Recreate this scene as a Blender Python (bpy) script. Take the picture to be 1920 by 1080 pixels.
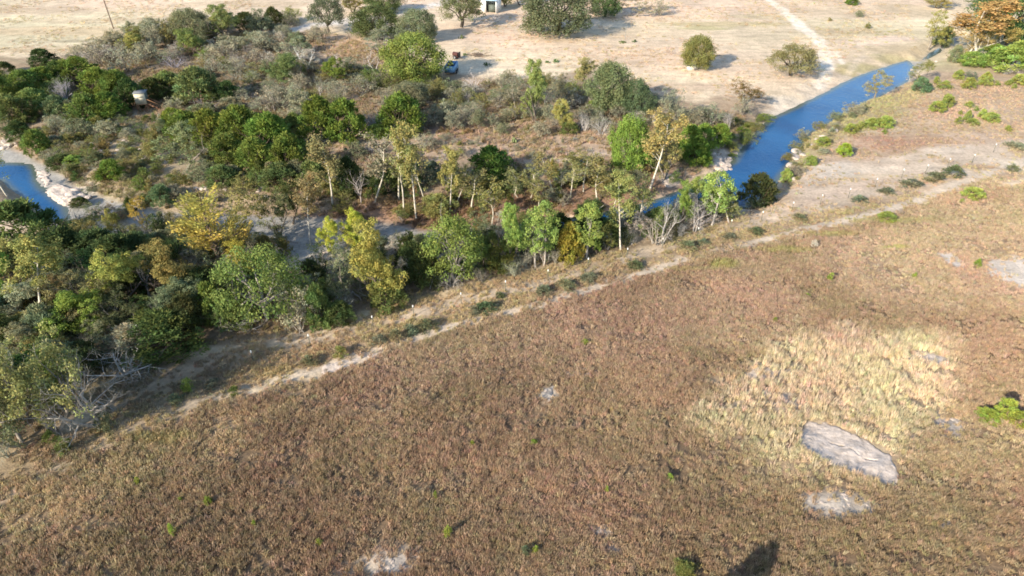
import bpy, math, random
import numpy as np

for o in list(bpy.data.objects): bpy.data.objects.remove(o)
S = bpy.context.scene
COL = S.collection
R = math.radians

# ------------------------------------------------------------------ camera, sky, sun, exposure
CAM_H, CAM_PITCH, FPX = 40.0, R(34.0), 1280.0          # metres, radians below the horizon, focal length in photo pixels
cam = bpy.data.cameras.new('camera'); cam.sensor_width = 36.0; cam.lens = 36.0 * FPX / 1920.0
cam.clip_end = 6000.0; cam.clip_start = 0.5
camo = bpy.data.objects.new('camera', cam); COL.objects.link(camo)
camo.location = (0, 0, CAM_H); camo.rotation_euler = (R(90) - CAM_PITCH, 0, 0)
S.camera = camo

SUN_EL, SUN_COMPASS = R(25.0), R(224.0)                # sun low, behind and left of the camera
world = bpy.data.worlds.new('World'); S.world = world; world.use_nodes = True
wn = world.node_tree.nodes; wl = world.node_tree.links
sky = wn.new('ShaderNodeTexSky'); sky.sky_type = 'NISHITA'; sky.sun_disc = False
sky.sun_elevation = SUN_EL; sky.sun_rotation = SUN_COMPASS
sky.air_density = 1.0; sky.dust_density = 0.6; sky.ozone_density = 1.5
wl.new(sky.outputs[0], wn['Background'].inputs[0]); wn['Background'].inputs[1].default_value = 0.145
sun = bpy.data.lights.new('sun', 'SUN'); sun.energy = 4.6; sun.angle = R(0.53); sun.color = (1.0, 0.88, 0.72)
suno = bpy.data.objects.new('sun', sun); COL.objects.link(suno)
suno.rotation_euler = (R(90) - SUN_EL, 0, math.pi - SUN_COMPASS)
suno.location = (-60, -60, 80)
S.view_settings.view_transform = 'Standard'; S.view_settings.look = 'None'
S.view_settings.exposure = 0.92; S.view_settings.gamma = 1.0; S.view_settings.use_curve_mapping = False
S.render.engine = 'CYCLES'
S.cycles.use_denoising = True; S.cycles.max_bounces = 5; S.cycles.diffuse_bounces = 3
S.cycles.transmission_bounces = 2; S.cycles.glossy_bounces = 2; S.cycles.use_adaptive_sampling = True
S.cycles.adaptive_threshold = 0.02; S.cycles.caustics_reflective = False; S.cycles.caustics_refractive = False
S.cycles.filter_width = 1.7

rng = np.random.default_rng(7)
random.seed(7)

# ------------------------------------------------------------------ maths helpers
def ray(x, y):
    r, u = (np.asarray(x, float) - 960) / FPX, (540 - np.asarray(y, float)) / FPX
    return np.stack([r, math.cos(CAM_PITCH) + u * math.sin(CAM_PITCH), -math.sin(CAM_PITCH) + u * math.cos(CAM_PITCH)], -1)
def unproject(x, y, z=0.0):
    d = ray(x, y); t = (z - CAM_H) / d[..., 2]
    return d[..., 0] * t, d[..., 1] * t
def poly_w(px, z=0.0):
    a = np.array(px, float); X, Y = unproject(a[:, 0], a[:, 1], z)
    return np.stack([X, Y], 1)
def project(P):
    P = np.asarray(P, float); dy, dz = P[..., 1], P[..., 2] - CAM_H
    depth = dy * math.cos(CAM_PITCH) - dz * math.sin(CAM_PITCH)
    up = dy * math.sin(CAM_PITCH) + dz * math.cos(CAM_PITCH)
    return 960 + FPX * P[..., 0] / depth, 540 - FPX * up / depth, depth
def smooth(t):
    t = np.clip(t, 0, 1); return t * t * (3 - 2 * t)
def _hash(i, j, s):
    n = (i * 374761393 + j * 668265263 + s * 982451653) & 0x7fffffff
    n = ((n ^ (n >> 13)) * 1274126177) & 0x7fffffff
    return ((n ^ (n >> 16)) & 0xffff) / 65535.0
def vnoise(x, y, s=0):
    i, j = np.floor(x).astype(np.int64), np.floor(y).astype(np.int64)
    fx, fy = smooth(x - i), smooth(y - j)
    a, b, c, d = _hash(i, j, s), _hash(i + 1, j, s), _hash(i, j + 1, s), _hash(i + 1, j + 1, s)
    return (a * (1 - fx) + b * fx) * (1 - fy) + (c * (1 - fx) + d * fx) * fy
def fbm(x, y, s=0, o=4):
    t = 0; a = 0.5
    for k in range(o):
        t = t + a * vnoise(x * 2 ** k, y * 2 ** k, s + k * 17); a *= 0.5
    return t / (1 - 0.5 ** o)
def sdist(X, Y, P, closed=True):
    """distance to a polygon (negative inside) or to a polyline"""
    d = np.full(X.shape, 1e9); inside = np.zeros(X.shape, bool)
    n = len(P)
    for k in range(n if closed else n - 1):
        ax, ay = P[k]; bx, by = P[(k + 1) % n]
        ex, ey = bx - ax, by - ay; wx, wy = X - ax, Y - ay
        t = np.clip((wx * ex + wy * ey) / (ex * ex + ey * ey + 1e-12), 0, 1)
        d = np.minimum(d, np.hypot(wx - ex * t, wy - ey * t))
        if closed:
            c = ((ay > Y) != (by > Y)) & (X < (bx - ax) * (Y - ay) / (by - ay + 1e-12) + ax)
            inside ^= c
    return np.where(inside, -d, d) if closed else d

# ------------------------------------------------------------------ terrain shape
WATER_Z = -1.2
CREEK = poly_w([(-140, 240), (0, 272), (50, 296), (95, 318), (130, 348), (165, 370), (245, 393), (330, 402), (450, 405), (560, 413), (640, 416),
    (720, 422), (790, 436), (880, 430), (1000, 420), (1100, 408), (1200, 388), (1290, 356), (1340, 326), (1374, 303), (1393, 272), (1441, 224),
    (1482, 205), (1540, 176), (1600, 145), (1660, 125), (1702, 113), (1722, 118), (1743, 99), (1760, 88), (1800, 70), (1812, 74),
    (1765, 96), (1747, 107), (1724, 126), (1708, 148), (1640, 181), (1600, 200), (1570, 220), (1524, 243), (1504, 264), (1490, 292), (1476, 316),
    (1450, 350), (1400, 384), (1340, 394), (1260, 412), (1180, 424), (1060, 438), (950, 447), (850, 460), (760, 472), (690, 474), (640, 482), (590, 494), (550, 480),
    (480, 458), (380, 446), (300, 434), (240, 420), (200, 411), (165, 408), (135, 426), (98, 410), (62, 382), (30, 350), (0, 327), (-140, 290)], WATER_Z)
POOLS = [poly_w(p, WATER_Z) for p in (
    [(-140, 250), (0, 300), (10, 306), (58, 307), (68, 318), (70, 336), (80, 352), (100, 367), (122, 384), (132, 408), (120, 416), (98, 424), (40, 380), (0, 340), (-140, 320)],
    [(960, 418), (1100, 402), (1200, 382), (1290, 350), (1340, 324), (1374, 303), (1393, 272), (1441, 224), (1482, 205), (1540, 176), (1600, 145),
     (1660, 125), (1702, 112), (1716, 128), (1708, 152), (1640, 186), (1600, 206), (1526, 249), (1490, 302), (1448, 355), (1400, 395), (1300, 420), (1180, 440), (1060, 455), (960, 462)],
    [(1728, 113), (1743, 98), (1764, 90), (1766, 97), (1750, 106), (1735, 112)],
    [(735, 448), (830, 446), (880, 455), (880, 472), (760, 482), (735, 470)])]
def height(X, Y):
    X, Y = np.asarray(X, float), np.asarray(Y, float)
    sd = sdist(X, Y, CREEK)
    edge = (fbm(X * 0.35, Y * 0.35, 3) - 0.5) * 1.6
    s = sd + edge
    bw = 3.2 + 2.2 * vnoise(X * 0.04, Y * 0.04, 9)
    near = smooth((95 - Y) / 25)
    furrow = (fbm((X * .8 + Y * .6) * .42, (Y * .8 - X * .6) * .95, 12, 2) - .5) * .42 * near * smooth((X + 40) / 30)
    base = furrow + 0.55 * (fbm(X * 0.02, Y * 0.02, 5, 3) - 0.5) + 0.16 * (fbm(X * 0.22, Y * 0.22, 6, 3) - 0.5)
    wet = np.full(X.shape, 1e9)
    for p in POOLS: wet = np.minimum(wet, sdist(X, Y, p))
    bed = WATER_Z + np.where(wet < 0, -0.05 - 0.5 * smooth(-wet / 2.0), 0.06 + 0.14 * smooth(wet / 2.0)) + 0.25 * (fbm(X * 0.5, Y * 0.5, 8, 3) - 0.5) * np.where(wet < 0, 0.4, 1)
    k = smooth(s / bw)
    return bed * (1 - k) + base * k
_H = {}
def h_at(X, Y):
    gx, gy, Z = _H['gx'], _H['gy'], _H['Z']
    i = int(np.clip(np.searchsorted(gx, X) - 1, 0, len(gx) - 2)); j = int(np.clip(np.searchsorted(gy, Y) - 1, 0, len(gy) - 2))
    u, v = (X - gx[i]) / (gx[i + 1] - gx[i]), (Y - gy[j]) / (gy[j + 1] - gy[j])
    return float((Z[j, i] * (1 - u) + Z[j, i + 1] * u) * (1 - v) + (Z[j + 1, i] * (1 - u) + Z[j + 1, i + 1] * u) * v)
def in_poly(X, Y, P):
    c = False; n = len(P)
    for k in range(n):
        ax, ay = P[k]; bx, by = P[(k + 1) % n]
        if (ay > Y) != (by > Y) and X < (bx - ax) * (Y - ay) / (by - ay) + ax: c = not c
    return c
def ground_at(x, y):
    """the point of the ground seen at a pixel of the photograph"""
    z = 0.0
    for _ in range(5):
        X, Y = unproject(x, y, z); z = h_at(float(X), float(Y))
    return float(X), float(Y), z

# ------------------------------------------------------------------ what the ground is made of, area by area
# (polygon in photo pixels, edge softness m, ground colour, grass colour, tufts per m2, grass height m)
TRACK_LOW = [(-60, 965), (60, 905), (160, 850), (260, 795), (400, 745), (520, 712), (600, 690), (720, 655), (850, 610), (1000, 573), (1150, 528), (1300, 482), (1450, 447), (1600, 410), (1700, 384), (1790, 345), (1930, 300)]
TRACK_UP = [(150, 800), (240, 742), (330, 700), (420, 668), (520, 640), (650, 622), (760, 590), (870, 560), (1000, 533), (1130, 498), (1230, 466), (1340, 440), (1420, 418), (1530, 394), (1600, 372), (1700, 335), (1790, 308), (1930, 262)]
AREAS = [
 # base is the pale far pasture
 ([(-400, 115), (150, 108), (300, 55), (480, 30), (560, 38), (640, 62), (700, 60), (840, 140), (1000, 150), (1090, 130), (1200, 150), (1330, 200), (1420, 200), (1440, 215), (1390, 300), (1250, 340), (900, 430), (600, 430), (300, 420), (-400, 330)], 2.5, (.36, .27, .18), (.40, .31, .18), 0.9, .45),
 ([(560, 60), (720, 66), (740, 110), (600, 105)], 1.5, (.52, .38, .26), None, 0, .2),
 ([(640, 250), (870, 230), (1140, 225), (1230, 280), (1050, 315), (860, 300), (680, 320), (600, 290)], 2.0, (.45, .335, .235), (.50, .38, .25), 1.6, .4),
 ([(560, 390), (780, 375), (900, 345), (1130, 335), (1260, 315), (1310, 330), (1200, 372), (1000, 402), (880, 416), (780, 428), (650, 418)], 1.2, (.30, .19, .125), (.34, .24, .13), 1.2, .35),
 ([(110, 250), (320, 225), (420, 300), (420, 390), (300, 395), (160, 365), (90, 310)], 3.0, (.36, .285, .185), (.36, .31, .16), 1.2, .4),
 ([(-200, 450), (300, 470), (560, 505), (760, 500), (1060, 470), (1300, 432), (1400, 395), (1440, 350), (1430, 405), (1250, 462), (1000, 505), (760, 562), (560, 625), (380, 655), (250, 710), (120, 800), (-200, 900)], 1.2, (.19, .14, .09), (.25, .2, .08), 1.5, .35),  # under the near trees: dark ground colour with their shade painted in
 # verge between the trees and the field, with the two wheel tracks
 ([(1930, 240), (1700, 320), (1480, 385), (1400, 398), (1250, 452), (1000, 500), (760, 562), (640, 605), (500, 632), (330, 680), (220, 730), (120, 810), (-60, 900), (-60, 985), (160, 862), (420, 755), (620, 700), (870, 620), (1200, 520), (1460, 455), (1700, 395), (1930, 320)], 0.9, (.36, .27, .17), (.43, .335, .175), 9, .24),
 # right hand hillside
 ([(1700, 145), (1760, 120), (1990, 130), (1990, 330), (1790, 352), (1600, 395), (1400, 410), (1460, 330), (1500, 262), (1600, 196)], 1.5, (.44, .33, .225), (.44, .33, .21), 5, .24),
 ([(1500, 225), (1640, 175), (1720, 165), (1700, 215), (1560, 265), (1490, 320)], 1.5, (.38, .31, .18), (.40, .36, .17), 6, .26),
 # the near field of tall brown grass
 ([(-300, 1110), (-60, 962), (160, 850), (420, 748), (620, 692), (870, 612), (1200, 514), (1460, 448), (1700, 388), (1990, 330), (2600, 500), (2600, 1500), (-300, 1500)], 1.0, (.205, .145, .09), (.365, .255, .158), 25, .36),
 ([(1480, 455), (1720, 390), (2000, 340), (2100, 560), (1850, 590), (1620, 560)], 4.0, (.33, .24, .155), (.475, .345, .23), 20, .30),
 ([(560, 700), (870, 625), (1200, 525), (1420, 465), (1500, 560), (1450, 650), (1000, 700), (700, 740)], 5.0, (.25, .172, .115), (.435, .30, .205), 25, .34),
 ([(-60, 990), (200, 860), (420, 760), (640, 705), (560, 780), (300, 900), (40, 1040)], 2.0, (.30, .215, .13), (.475, .35, .21), 22, .32),
 # pale bunch grass round the bare slab
 ([(1320, 720), (1470, 640), (1680, 620), (1800, 640), (1790, 740), (1700, 850), (1690, 930), (1520, 900), (1400, 850), (1310, 790)], 2.2, (.41, .325, .22), (.59, .475, .315), 17, .66),
 ([(1500, 900), (1700, 900), (1930, 720), (2100, 760), (2000, 930), (1700, 1000)], 3.0, (.26, .185, .115), (.45, .33, .20), 22, .38),
 ([(1200, 960), (1500, 930), (2000, 900), (2100, 1200), (1200, 1200)], 3.0, (.17, .12, .075), (.345, .238, .145), 22, .40),  # soil colour darkened so gaps between the tufts read as shadow
]
AREAS = [(poly_w(a[0]),) + a[1:] for a in AREAS]
# soft round patches: x, y, radius x, radius y (pixels), ground colour, grass density factor, strength
PATCHES = [
 (330, 690, 150, 40, (.27, .205, .13), 1, .85), (230, 745, 90, 30, (.26, .20, .12), 1, .85), (60, 850, 120, 40, (.30, .23, .14), 1, .7),  # left verge: darker ground colour standing in for tree shade
 (1030, 738, 22, 14, (.58, .48, .36), .15, 1), (1085, 700, 45, 10, (.50, .43, .36), .35, .9), (740, 1050, 55, 30, (.46, .39, .31), .2, .95), (660, 1072, 40, 16, (.46, .38, .28), .3, .9),
 (1740, 676, 38, 15, (.56, .49, .42), .12, 1), (1783, 489, 20, 16, (.62, .55, .47), .1, 1), (1895, 512, 45, 26, (.62, .54, .45), .1, 1), (1905, 498, 40, 18, (.62, .54, .45), .1, 1),
 (1130, 993, 18, 14, (.46, .42, .38), .2, .9), (1145, 1028, 22, 8, (.46, .42, .38), .3, .8), (1100, 990, 40, 10, (.40, .34, .27), .5, .7),
 (1440, 700, 60, 20, (.48, .42, .36), .35, .9), (1400, 740, 60, 26, (.50, .44, .37), .4, .8), (1470, 755, 40, 16, (.42, .37, .33), .35, .9),
 (1580, 945, 75, 26, (.42, .37, .31), .3, .9), (1530, 938, 30, 14, (.44, .39, .33), .3, .9), (1775, 985, 28, 9, (.48, .42, .35), .3, .9), (1725, 945, 20, 8, (.52, .46, .38), .3, .9),
 (1785, 800, 42, 22, (.46, .36, .28), .25, .9), (1770, 790, 25, 20, (.5, .44, .38), .2, .9), (1710, 830, 40, 20, (.42, .36, .30), .4, .8), (1780, 825, 30, 14, (.36, .32, .28), .4, .8),
 (1560, 360, 120, 12, (.62, .49, .37), .1, .9), (1690, 318, 130, 14, (.66, .55, .42), .05, 1), (1620, 300, 90, 12, (.54, .40, .29), .12, .9), (1800, 285, 80, 20, (.64, .53, .41), .06, 1), (1910, 310, 40, 14, (.62, .52, .4), .2, 1), (1740, 350, 70, 10, (.55, .43, .31), .3, .8),
 (1560, 320, 50, 14, (.56, .49, .4), .25, .9), (1545, 345, 70, 10, (.48, .38, .28), .4, .8), (1650, 240, 50, 10, (.50, .41, .31), .4, .7), (1850, 260, 80, 15, (.55, .42, .31), .3, .8), (1880, 210, 60, 16, (.54, .41, .29), .4, .8), (1700, 265, 110, 13, (.40, .27, .18), 1, .7),
 (1780, 215, 60, 14, (.44, .32, .22), 1, .7), (1660, 270, 70, 15, (.40, .27, .19), 1, .7),
 (1500, 190, 75, 14, (.66, .56, .43), 0, 1), (1545, 165, 50, 16, (.64, .53, .40), 0, 1), (1590, 140, 45, 12, (.6, .5, .37), 0, .9), (1460, 200, 40, 8, (.70, .6, .47), 0, 1), (1520, 130, 60, 16, (.58, .45, .32), 0, .8),
 (1390, 190, 60, 14, (.42, .31, .21), .5, .8), (1380, 245, 45, 22, (.26, .21, .12), 1, .9), (1420, 232, 30, 10, (.22, .22, .08), 1, .9), (1590, 130, 25, 5, (.35, .30, .13), 1, .7), (1640, 122, 70, 7, (.40, .35, .19), 1, .9), (1690, 105, 50, 8, (.42, .36, .2), 1, .9), (1740, 118, 60, 9, (.42, .37, .22), 1, .9), (1800, 128, 60, 8, (.45, .37, .23), 1, .8),
 (1620, 82, 60, 8, (.66, .53, .40), 0, .8), (1680, 72, 45, 6, (.66, .53, .42), 0, .9), (1590, 60, 90, 8, (.46, .37, .24), 0, .6), (1680, 92, 70, 9, (.46, .37, .24), 0, .8), (1650, 30, 80, 10, (.52, .41, .30), 0, .5), (1350, 45, 120, 5, (.48, .40, .22), 0, .7), (1320, 52, 60, 4, (.45, .40, .20), 0, .7), (1420, 30, 60, 4, (.50, .42, .26), 0, .6),
 (960, 55, 50, 10, (.62, .5, .36), 0, .6), (1250, 110, 140, 14, (.60, .45, .31), 0, .6), (1200, 60, 120, 10, (.62, .49, .33), 0, .5), (1230, 165, 120, 12, (.56, .42, .29), 0, .7), (1370, 165, 60, 12, (.56, .42, .30), 0, .7), (1700, 20, 60, 14, (.5, .40, .26), 0, .6), (1560, 20, 70, 10, (.58, .46, .31), 0, .6),
 (40, 20, 160, 8, (.50, .38, .26), 0, .5), (150, 60, 200, 9, (.60, .46, .29), 0, .7), (120, 95, 160, 7, (.55, .43, .27), 0, .7), (450, 8, 120, 6, (.54, .42, .28), 0, .6), (200, 40, 160, 6, (.52, .40, .26), 0, .5), (160, 78, 60, 3, (.34, .30, .2), 0, .7),
 (255, 245, 40, 12, (.55, .46, .36), .3, .9), (250, 265, 30, 18, (.56, .47, .34), .3, .9), (300, 300, 50, 26, (.52, .42, .29), .5, .8), (330, 345, 45, 16, (.54, .42, .30), .4, .9), (265, 205, 30, 7, (.44, .34, .24), .4, .8), (290, 215, 40, 6, (.50, .39, .28), .3, .9), (120, 262, 40, 16, (.50, .40, .28), .5, .7), (150, 345, 30, 14, (.60, .52, .42), .2, .9), (240, 365, 60, 16, (.46, .38, .25), .4, .8), (10, 258, 30, 14, (.58, .5, .4), .1, .9),
 (840, 250, 80, 14, (.46, .30, .22), .8, .8), (1110, 290, 50, 8, (.52, .42, .33), .3, .8), (1060, 302, 40, 5, (.58, .50, .42), .1, .9), (460, 140, 50, 10, (.44, .33, .25), .4, .8), (370, 115, 60, 10, (.46, .36, .27), .4, .8), (560, 150, 30, 8, (.46, .35, .25), .4, .8), (590, 240, 40, 18, (.32, .24, .18), .5, .8), (660, 290, 30, 10, (.46, .34, .24), .5, .8),
 (1255, 332, 20, 8, (.56, .49, .42), .1, .9), (1300, 318, 40, 7, (.44, .33, .23), .5, .8), (1360, 285, 24, 14, (.54, .46, .38), .1, .9),
 (740, 430, 36, 12, (.70, .66, .6), 0, 1), (120, 358, 40, 14, (.68, .63, .55), 0, 1),
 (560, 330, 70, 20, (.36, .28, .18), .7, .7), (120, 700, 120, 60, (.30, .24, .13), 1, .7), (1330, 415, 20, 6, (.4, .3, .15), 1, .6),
 (1355, 496, 26, 9, (.33, .30, .10), 1, .9), (1300, 505, 50, 6, (.34, .30, .13), 1, .7), (1680, 466, 24, 4, (.36, .34, .1), 1, .8), (1470, 470, 60, 6, (.36, .31, .12), 1, .7), (1560, 440, 60, 5, (.36, .31, .12), 1, .7), (1700, 330, 90, 5, (.36, .31, .14), 1, .7),
 (1660, 415, 90, 6, (.36, .32, .14), 1, .7), (520, 700, 60, 14, (.40, .31, .14), 1, .6), (300, 820, 60, 14, (.40, .32, .13), 1, .6), (600, 590, 60, 8, (.40, .30, .14), 1, .6)]
def _patch(p):
    x, y, rx, ry = p[:4]; X, Y = unproject(x, y)
    X1, _ = unproject(x + rx, y); _, Y1 = unproject(x, y - ry); _, Y2 = unproject(x, y + ry)
    return (float(X), float((Y1 + Y2) / 2), float(abs(X1 - X)), float(abs(Y1 - Y2) / 2)) + p[4:]
PATCHES = [_patch(p) for p in PATCHES]
LINES = [  # polyline, half width m, colour, density factor, strength
 (TRACK_LOW[5:], .75, (.60, .50, .385), .1, .95), (TRACK_LOW[:7], .6, (.50, .41, .30), .35, .65), (TRACK_UP[4:], .95, (.53, .43, .32), .15, .85), (TRACK_UP[:5], .8, (.40, .31, .21), .5, .6),  # left end of the upper track has tree shade put into its colour
 ([(860, -8), (830, 6), (740, 27), (660, 38), (600, 46), (535, 58), (480, 64)], 2.6, (.70, .64, .56), 0, 1),
 ([(1430, -10), (1470, 20), (1500, 45), (1530, 70), (1545, 90), (1552, 108), (1550, 130), (1540, 155)], 1.3, (.82, .73, .60), 0, 1), ([(1470, 15), (1500, 55), (1520, 65), (1540, 75)], 1.0, (.80, .70, .57), 0, .95),
 ([(1540, 95), (1540, 110), (1550, 128)], .7, (.80, .70, .56), 0, .9), ([(1565, 95), (1580, 118)], .6, (.80, .70, .56), 0, .9), ([(1620, 105), (1600, 120), (1590, 135)], .7, (.66, .55, .42), 0, .5),
 ([(20, 138), (60, 130), (110, 122), (150, 114)], 1.2, (.52, .38, .26), .1, .95), ([(0, 108), (60, 122), (110, 112)], .8, (.32, .26, .17), 1, .8),  # second line paints the dark shadow along the field edge
 ([(225, 222), (262, 214), (310, 206), (345, 212)], 1.2, (.52, .41, .29), .1, .9),
 ([(980, 318), (1040, 304), (1090, 296)], .8, (.58, .50, .42), .1, .8),
 ([(940, 60), (1000, 75), (1080, 70), (1200, 80)], 1.0, (.66, .53, .39), 0, .5)]
LINES += [([(1440, 402), (1530, 366), (1640, 330), (1760, 302), (1900, 268)], 1.3, (.60, .48, .36), .1, .8), ([(1470, 392), (1600, 352), (1720, 322)], .9, (.58, .45, .34), .15, .7), ([(1500, 330), (1580, 312), (1680, 300), (1780, 282)], 1.3, (.62, .51, .39), .1, .8), ([(1520, 345), (1560, 322), (1590, 300)], .8, (.56, .49, .41), .2, .7)]
LINES = [(poly_w(l[0]),) + l[1:] for l in LINES]
SLABS = [poly_w(p) for p in ([(1492, 822), (1508, 788), (1548, 790), (1604, 812), (1658, 846), (1690, 876), (1684, 914), (1622, 898), (1560, 876), (1510, 850)],
    [(1010, 748), (1020, 728), (1042, 722), (1040, 745), (1030, 752)], [(700, 1075), (725, 1040), (770, 1035), (765, 1062), (740, 1085)], [(1712, 675), (1730, 664), (1765, 672), (1770, 686), (1740, 690)],
    [(1535, 940), (1580, 928), (1640, 945), (1655, 965), (1600, 968), (1550, 955)], [(1112, 990), (1130, 982), (1148, 992), (1140, 1003), (1120, 1003)], [(1758, 985), (1775, 978), (1800, 988), (1795, 996), (1770, 994)], [(1766, 792), (1785, 778), (1806, 790), (1800, 802), (1778, 806)])]
PASTURE = (.67, .54, .38)
def surface(X, Y):
    """ground colour, grass colour, grass density, grass height at world points"""
    X, Y = np.asarray(X, float), np.asarray(Y, float); n = X.shape
    g = np.ones(n + (3,)) * np.array(PASTURE); gc = np.ones(n + (3,)) * np.array((.56, .43, .27))
    de = np.zeros(n); gh = np.full(n, .2)
    wob = (fbm(X * 0.25, Y * 0.25, 21) - 0.5) * 2
    wob2 = (fbm(X * 1.1, Y * 1.1, 22, 3) - 0.5) * 2
    pt = fbm(X * .018 + 3, Y * .035, 77, 4); pk = fbm(X * .03, Y * .05 + 9, 78, 4)
    g = g * (1 + (pt[..., None] - .5) * np.array((-.28, -.02, -.2))) * (.78 + .44 * pk[..., None])
    def mix(a, b, w): return a * (1 - w[..., None]) + np.array(b) * w[..., None]
    for P, soft, c, gcol, d, h in AREAS:
        m = smooth(0.5 - (sdist(X, Y, P) + wob * soft * 1.2 + wob2 * soft * .4) / (2 * soft))
        g = mix(g, c, m)
        if gcol: gc = mix(gc, gcol, m)
        de = de * (1 - m) + d * m; gh = gh * (1 - m) + h * m
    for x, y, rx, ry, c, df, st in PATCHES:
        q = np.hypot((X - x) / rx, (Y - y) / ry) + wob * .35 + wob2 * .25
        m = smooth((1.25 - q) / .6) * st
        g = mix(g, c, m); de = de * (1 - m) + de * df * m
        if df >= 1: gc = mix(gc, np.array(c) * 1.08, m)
    for P, hw, c, df, st in LINES:
        m = smooth((hw * 1.35 - (sdist(X, Y, P, False) + (wob2 * .5 + wob * .25) * hw)) / (hw * .8)) * st * np.clip(.48 + .8 * vnoise(X * .3, Y * .3, 31), 0, 1)
        g = mix(g, c, m); de = de * (1 - m) + de * df * m
    s = sdist(X, Y, CREEK) + wob * 0.8
    m = smooth((0.6 - s) / 1.2)
    g = mix(g, (.36, .345, .31), m); de = de * (1 - m)
    return g, gc, de, gh

# ------------------------------------------------------------------ node helpers
def new_mat(name):
    m = bpy.data.materials.new(name); m.use_nodes = True; m.node_tree.nodes.clear()
    return m, m.node_tree.nodes, m.node_tree.links
def node(ns, t, **kw):
    n = ns.new(t)
    for k, v in kw.items():
        if k.startswith('i_'):
            n.inputs[int(k[2:])].default_value = v
        else: setattr(n, k, v)
    return n
def mixc(ns, ls, a, b, fac, blend='MIX'):
    n = ns.new('ShaderNodeMix'); n.data_type = 'RGBA'; n.blend_type = blend
    for s, v in ((6, a), (7, b), (0, fac)):
        if hasattr(v, 'is_linked'): ls.new(v, n.inputs[s])
        else: n.inputs[s].default_value = v if s == 0 else (*v, 1)[:4]
    return n.outputs[2]
def ramp(ns, ls, src, lo, hi, a=0.0, b=1.0):
    n = ns.new('ShaderNodeMapRange'); n.inputs[1].default_value = lo; n.inputs[2].default_value = hi
    n.inputs[3].default_value = a; n.inputs[4].default_value = b; ls.new(src, n.inputs[0]); return n.outputs[0]
def simple_mat(name, col, rough=.7, metal=0.0, nscale=3.0, var=.25, bump=.0):
    m, ns, ls = new_mat(name)
    out = ns.new('ShaderNodeOutputMaterial'); b = ns.new('ShaderNodeBsdfPrincipled'); ls.new(b.outputs[0], out.inputs[0])
    tc = ns.new('ShaderNodeTexCoord'); nz = node(ns, 'ShaderNodeTexNoise'); nz.inputs['Scale'].default_value = nscale; nz.inputs['Detail'].default_value = 6
    ls.new(tc.outputs['Object'], nz.inputs['Vector'])
    f = ramp(ns, ls, nz.outputs[0], .3, .7, 1 - var, 1 + var * .6)
    cc = ns.new('ShaderNodeVectorMath'); cc.operation = 'SCALE'; cc.inputs[0].default_value = col; ls.new(f, cc.inputs['Scale'])
    ls.new(cc.outputs[0], b.inputs['Base Color']); b.inputs['Roughness'].default_value = rough; b.inputs['Metallic'].default_value = metal
    if bump:
        bp = ns.new('ShaderNodeBump'); bp.inputs['Strength'].default_value = bump; bp.inputs['Distance'].default_value = .05
        ls.new(nz.outputs[0], bp.inputs['Height']); ls.new(bp.outputs[0], b.inputs['Normal'])
    return m

# ------------------------------------------------------------------ mesh helpers
def mesh_np(name, V, F, mats=(), smooth_=False, mi=None):
    """V (n,3), F (m,k) with one k, or a list of such arrays"""
    Fs = F if isinstance(F, list) else [F]
    me = bpy.data.meshes.new(name); V = np.asarray(V, np.float32)
    me.vertices.add(len(V)); me.vertices.foreach_set('co', V.ravel())
    lt = np.concatenate([f.ravel() for f in Fs]).astype(np.int32)
    ks = np.concatenate([np.full(len(f), f.shape[1]) for f in Fs]).astype(np.int32)
    me.loops.add(len(lt)); me.loops.foreach_set('vertex_index', lt)
    me.polygons.add(len(ks)); me.polygons.foreach_set('loop_start', (np.cumsum(ks) - ks).astype(np.int32))
    try: me.polygons.foreach_set('loop_total', ks)
    except Exception: pass
    if smooth_: me.polygons.foreach_set('use_smooth', np.ones(len(ks), bool))
    for m in mats: me.materials.append(m)
    if mi is not None: me.polygons.foreach_set('material_index', np.asarray(mi, np.int32))
    me.update(calc_edges=True)
    return me
def attr(me, name, typ, dom, data):
    a = me.attributes.new(name, typ, dom); key = {'FLOAT': 'value', 'FLOAT_COLOR': 'color', 'FLOAT_VECTOR': 'vector', 'INT': 'value'}[typ]
    a.data.foreach_set(key, np.asarray(data, np.int32 if typ == 'INT' else np.float32).ravel())
def obj(name, me, parent=None, loc=None):
    o = bpy.data.objects.new(name, me); COL.objects.link(o)
    if parent: o.parent = parent
    if loc is not None: o.location = loc
    return o
def tag(o, label=None, cat=None, group=None, kind=None):
    if label: o['label'] = label
    if cat: o['category'] = cat
    if group: o['group'] = group
    if kind: o['kind'] = kind
    return o
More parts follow.
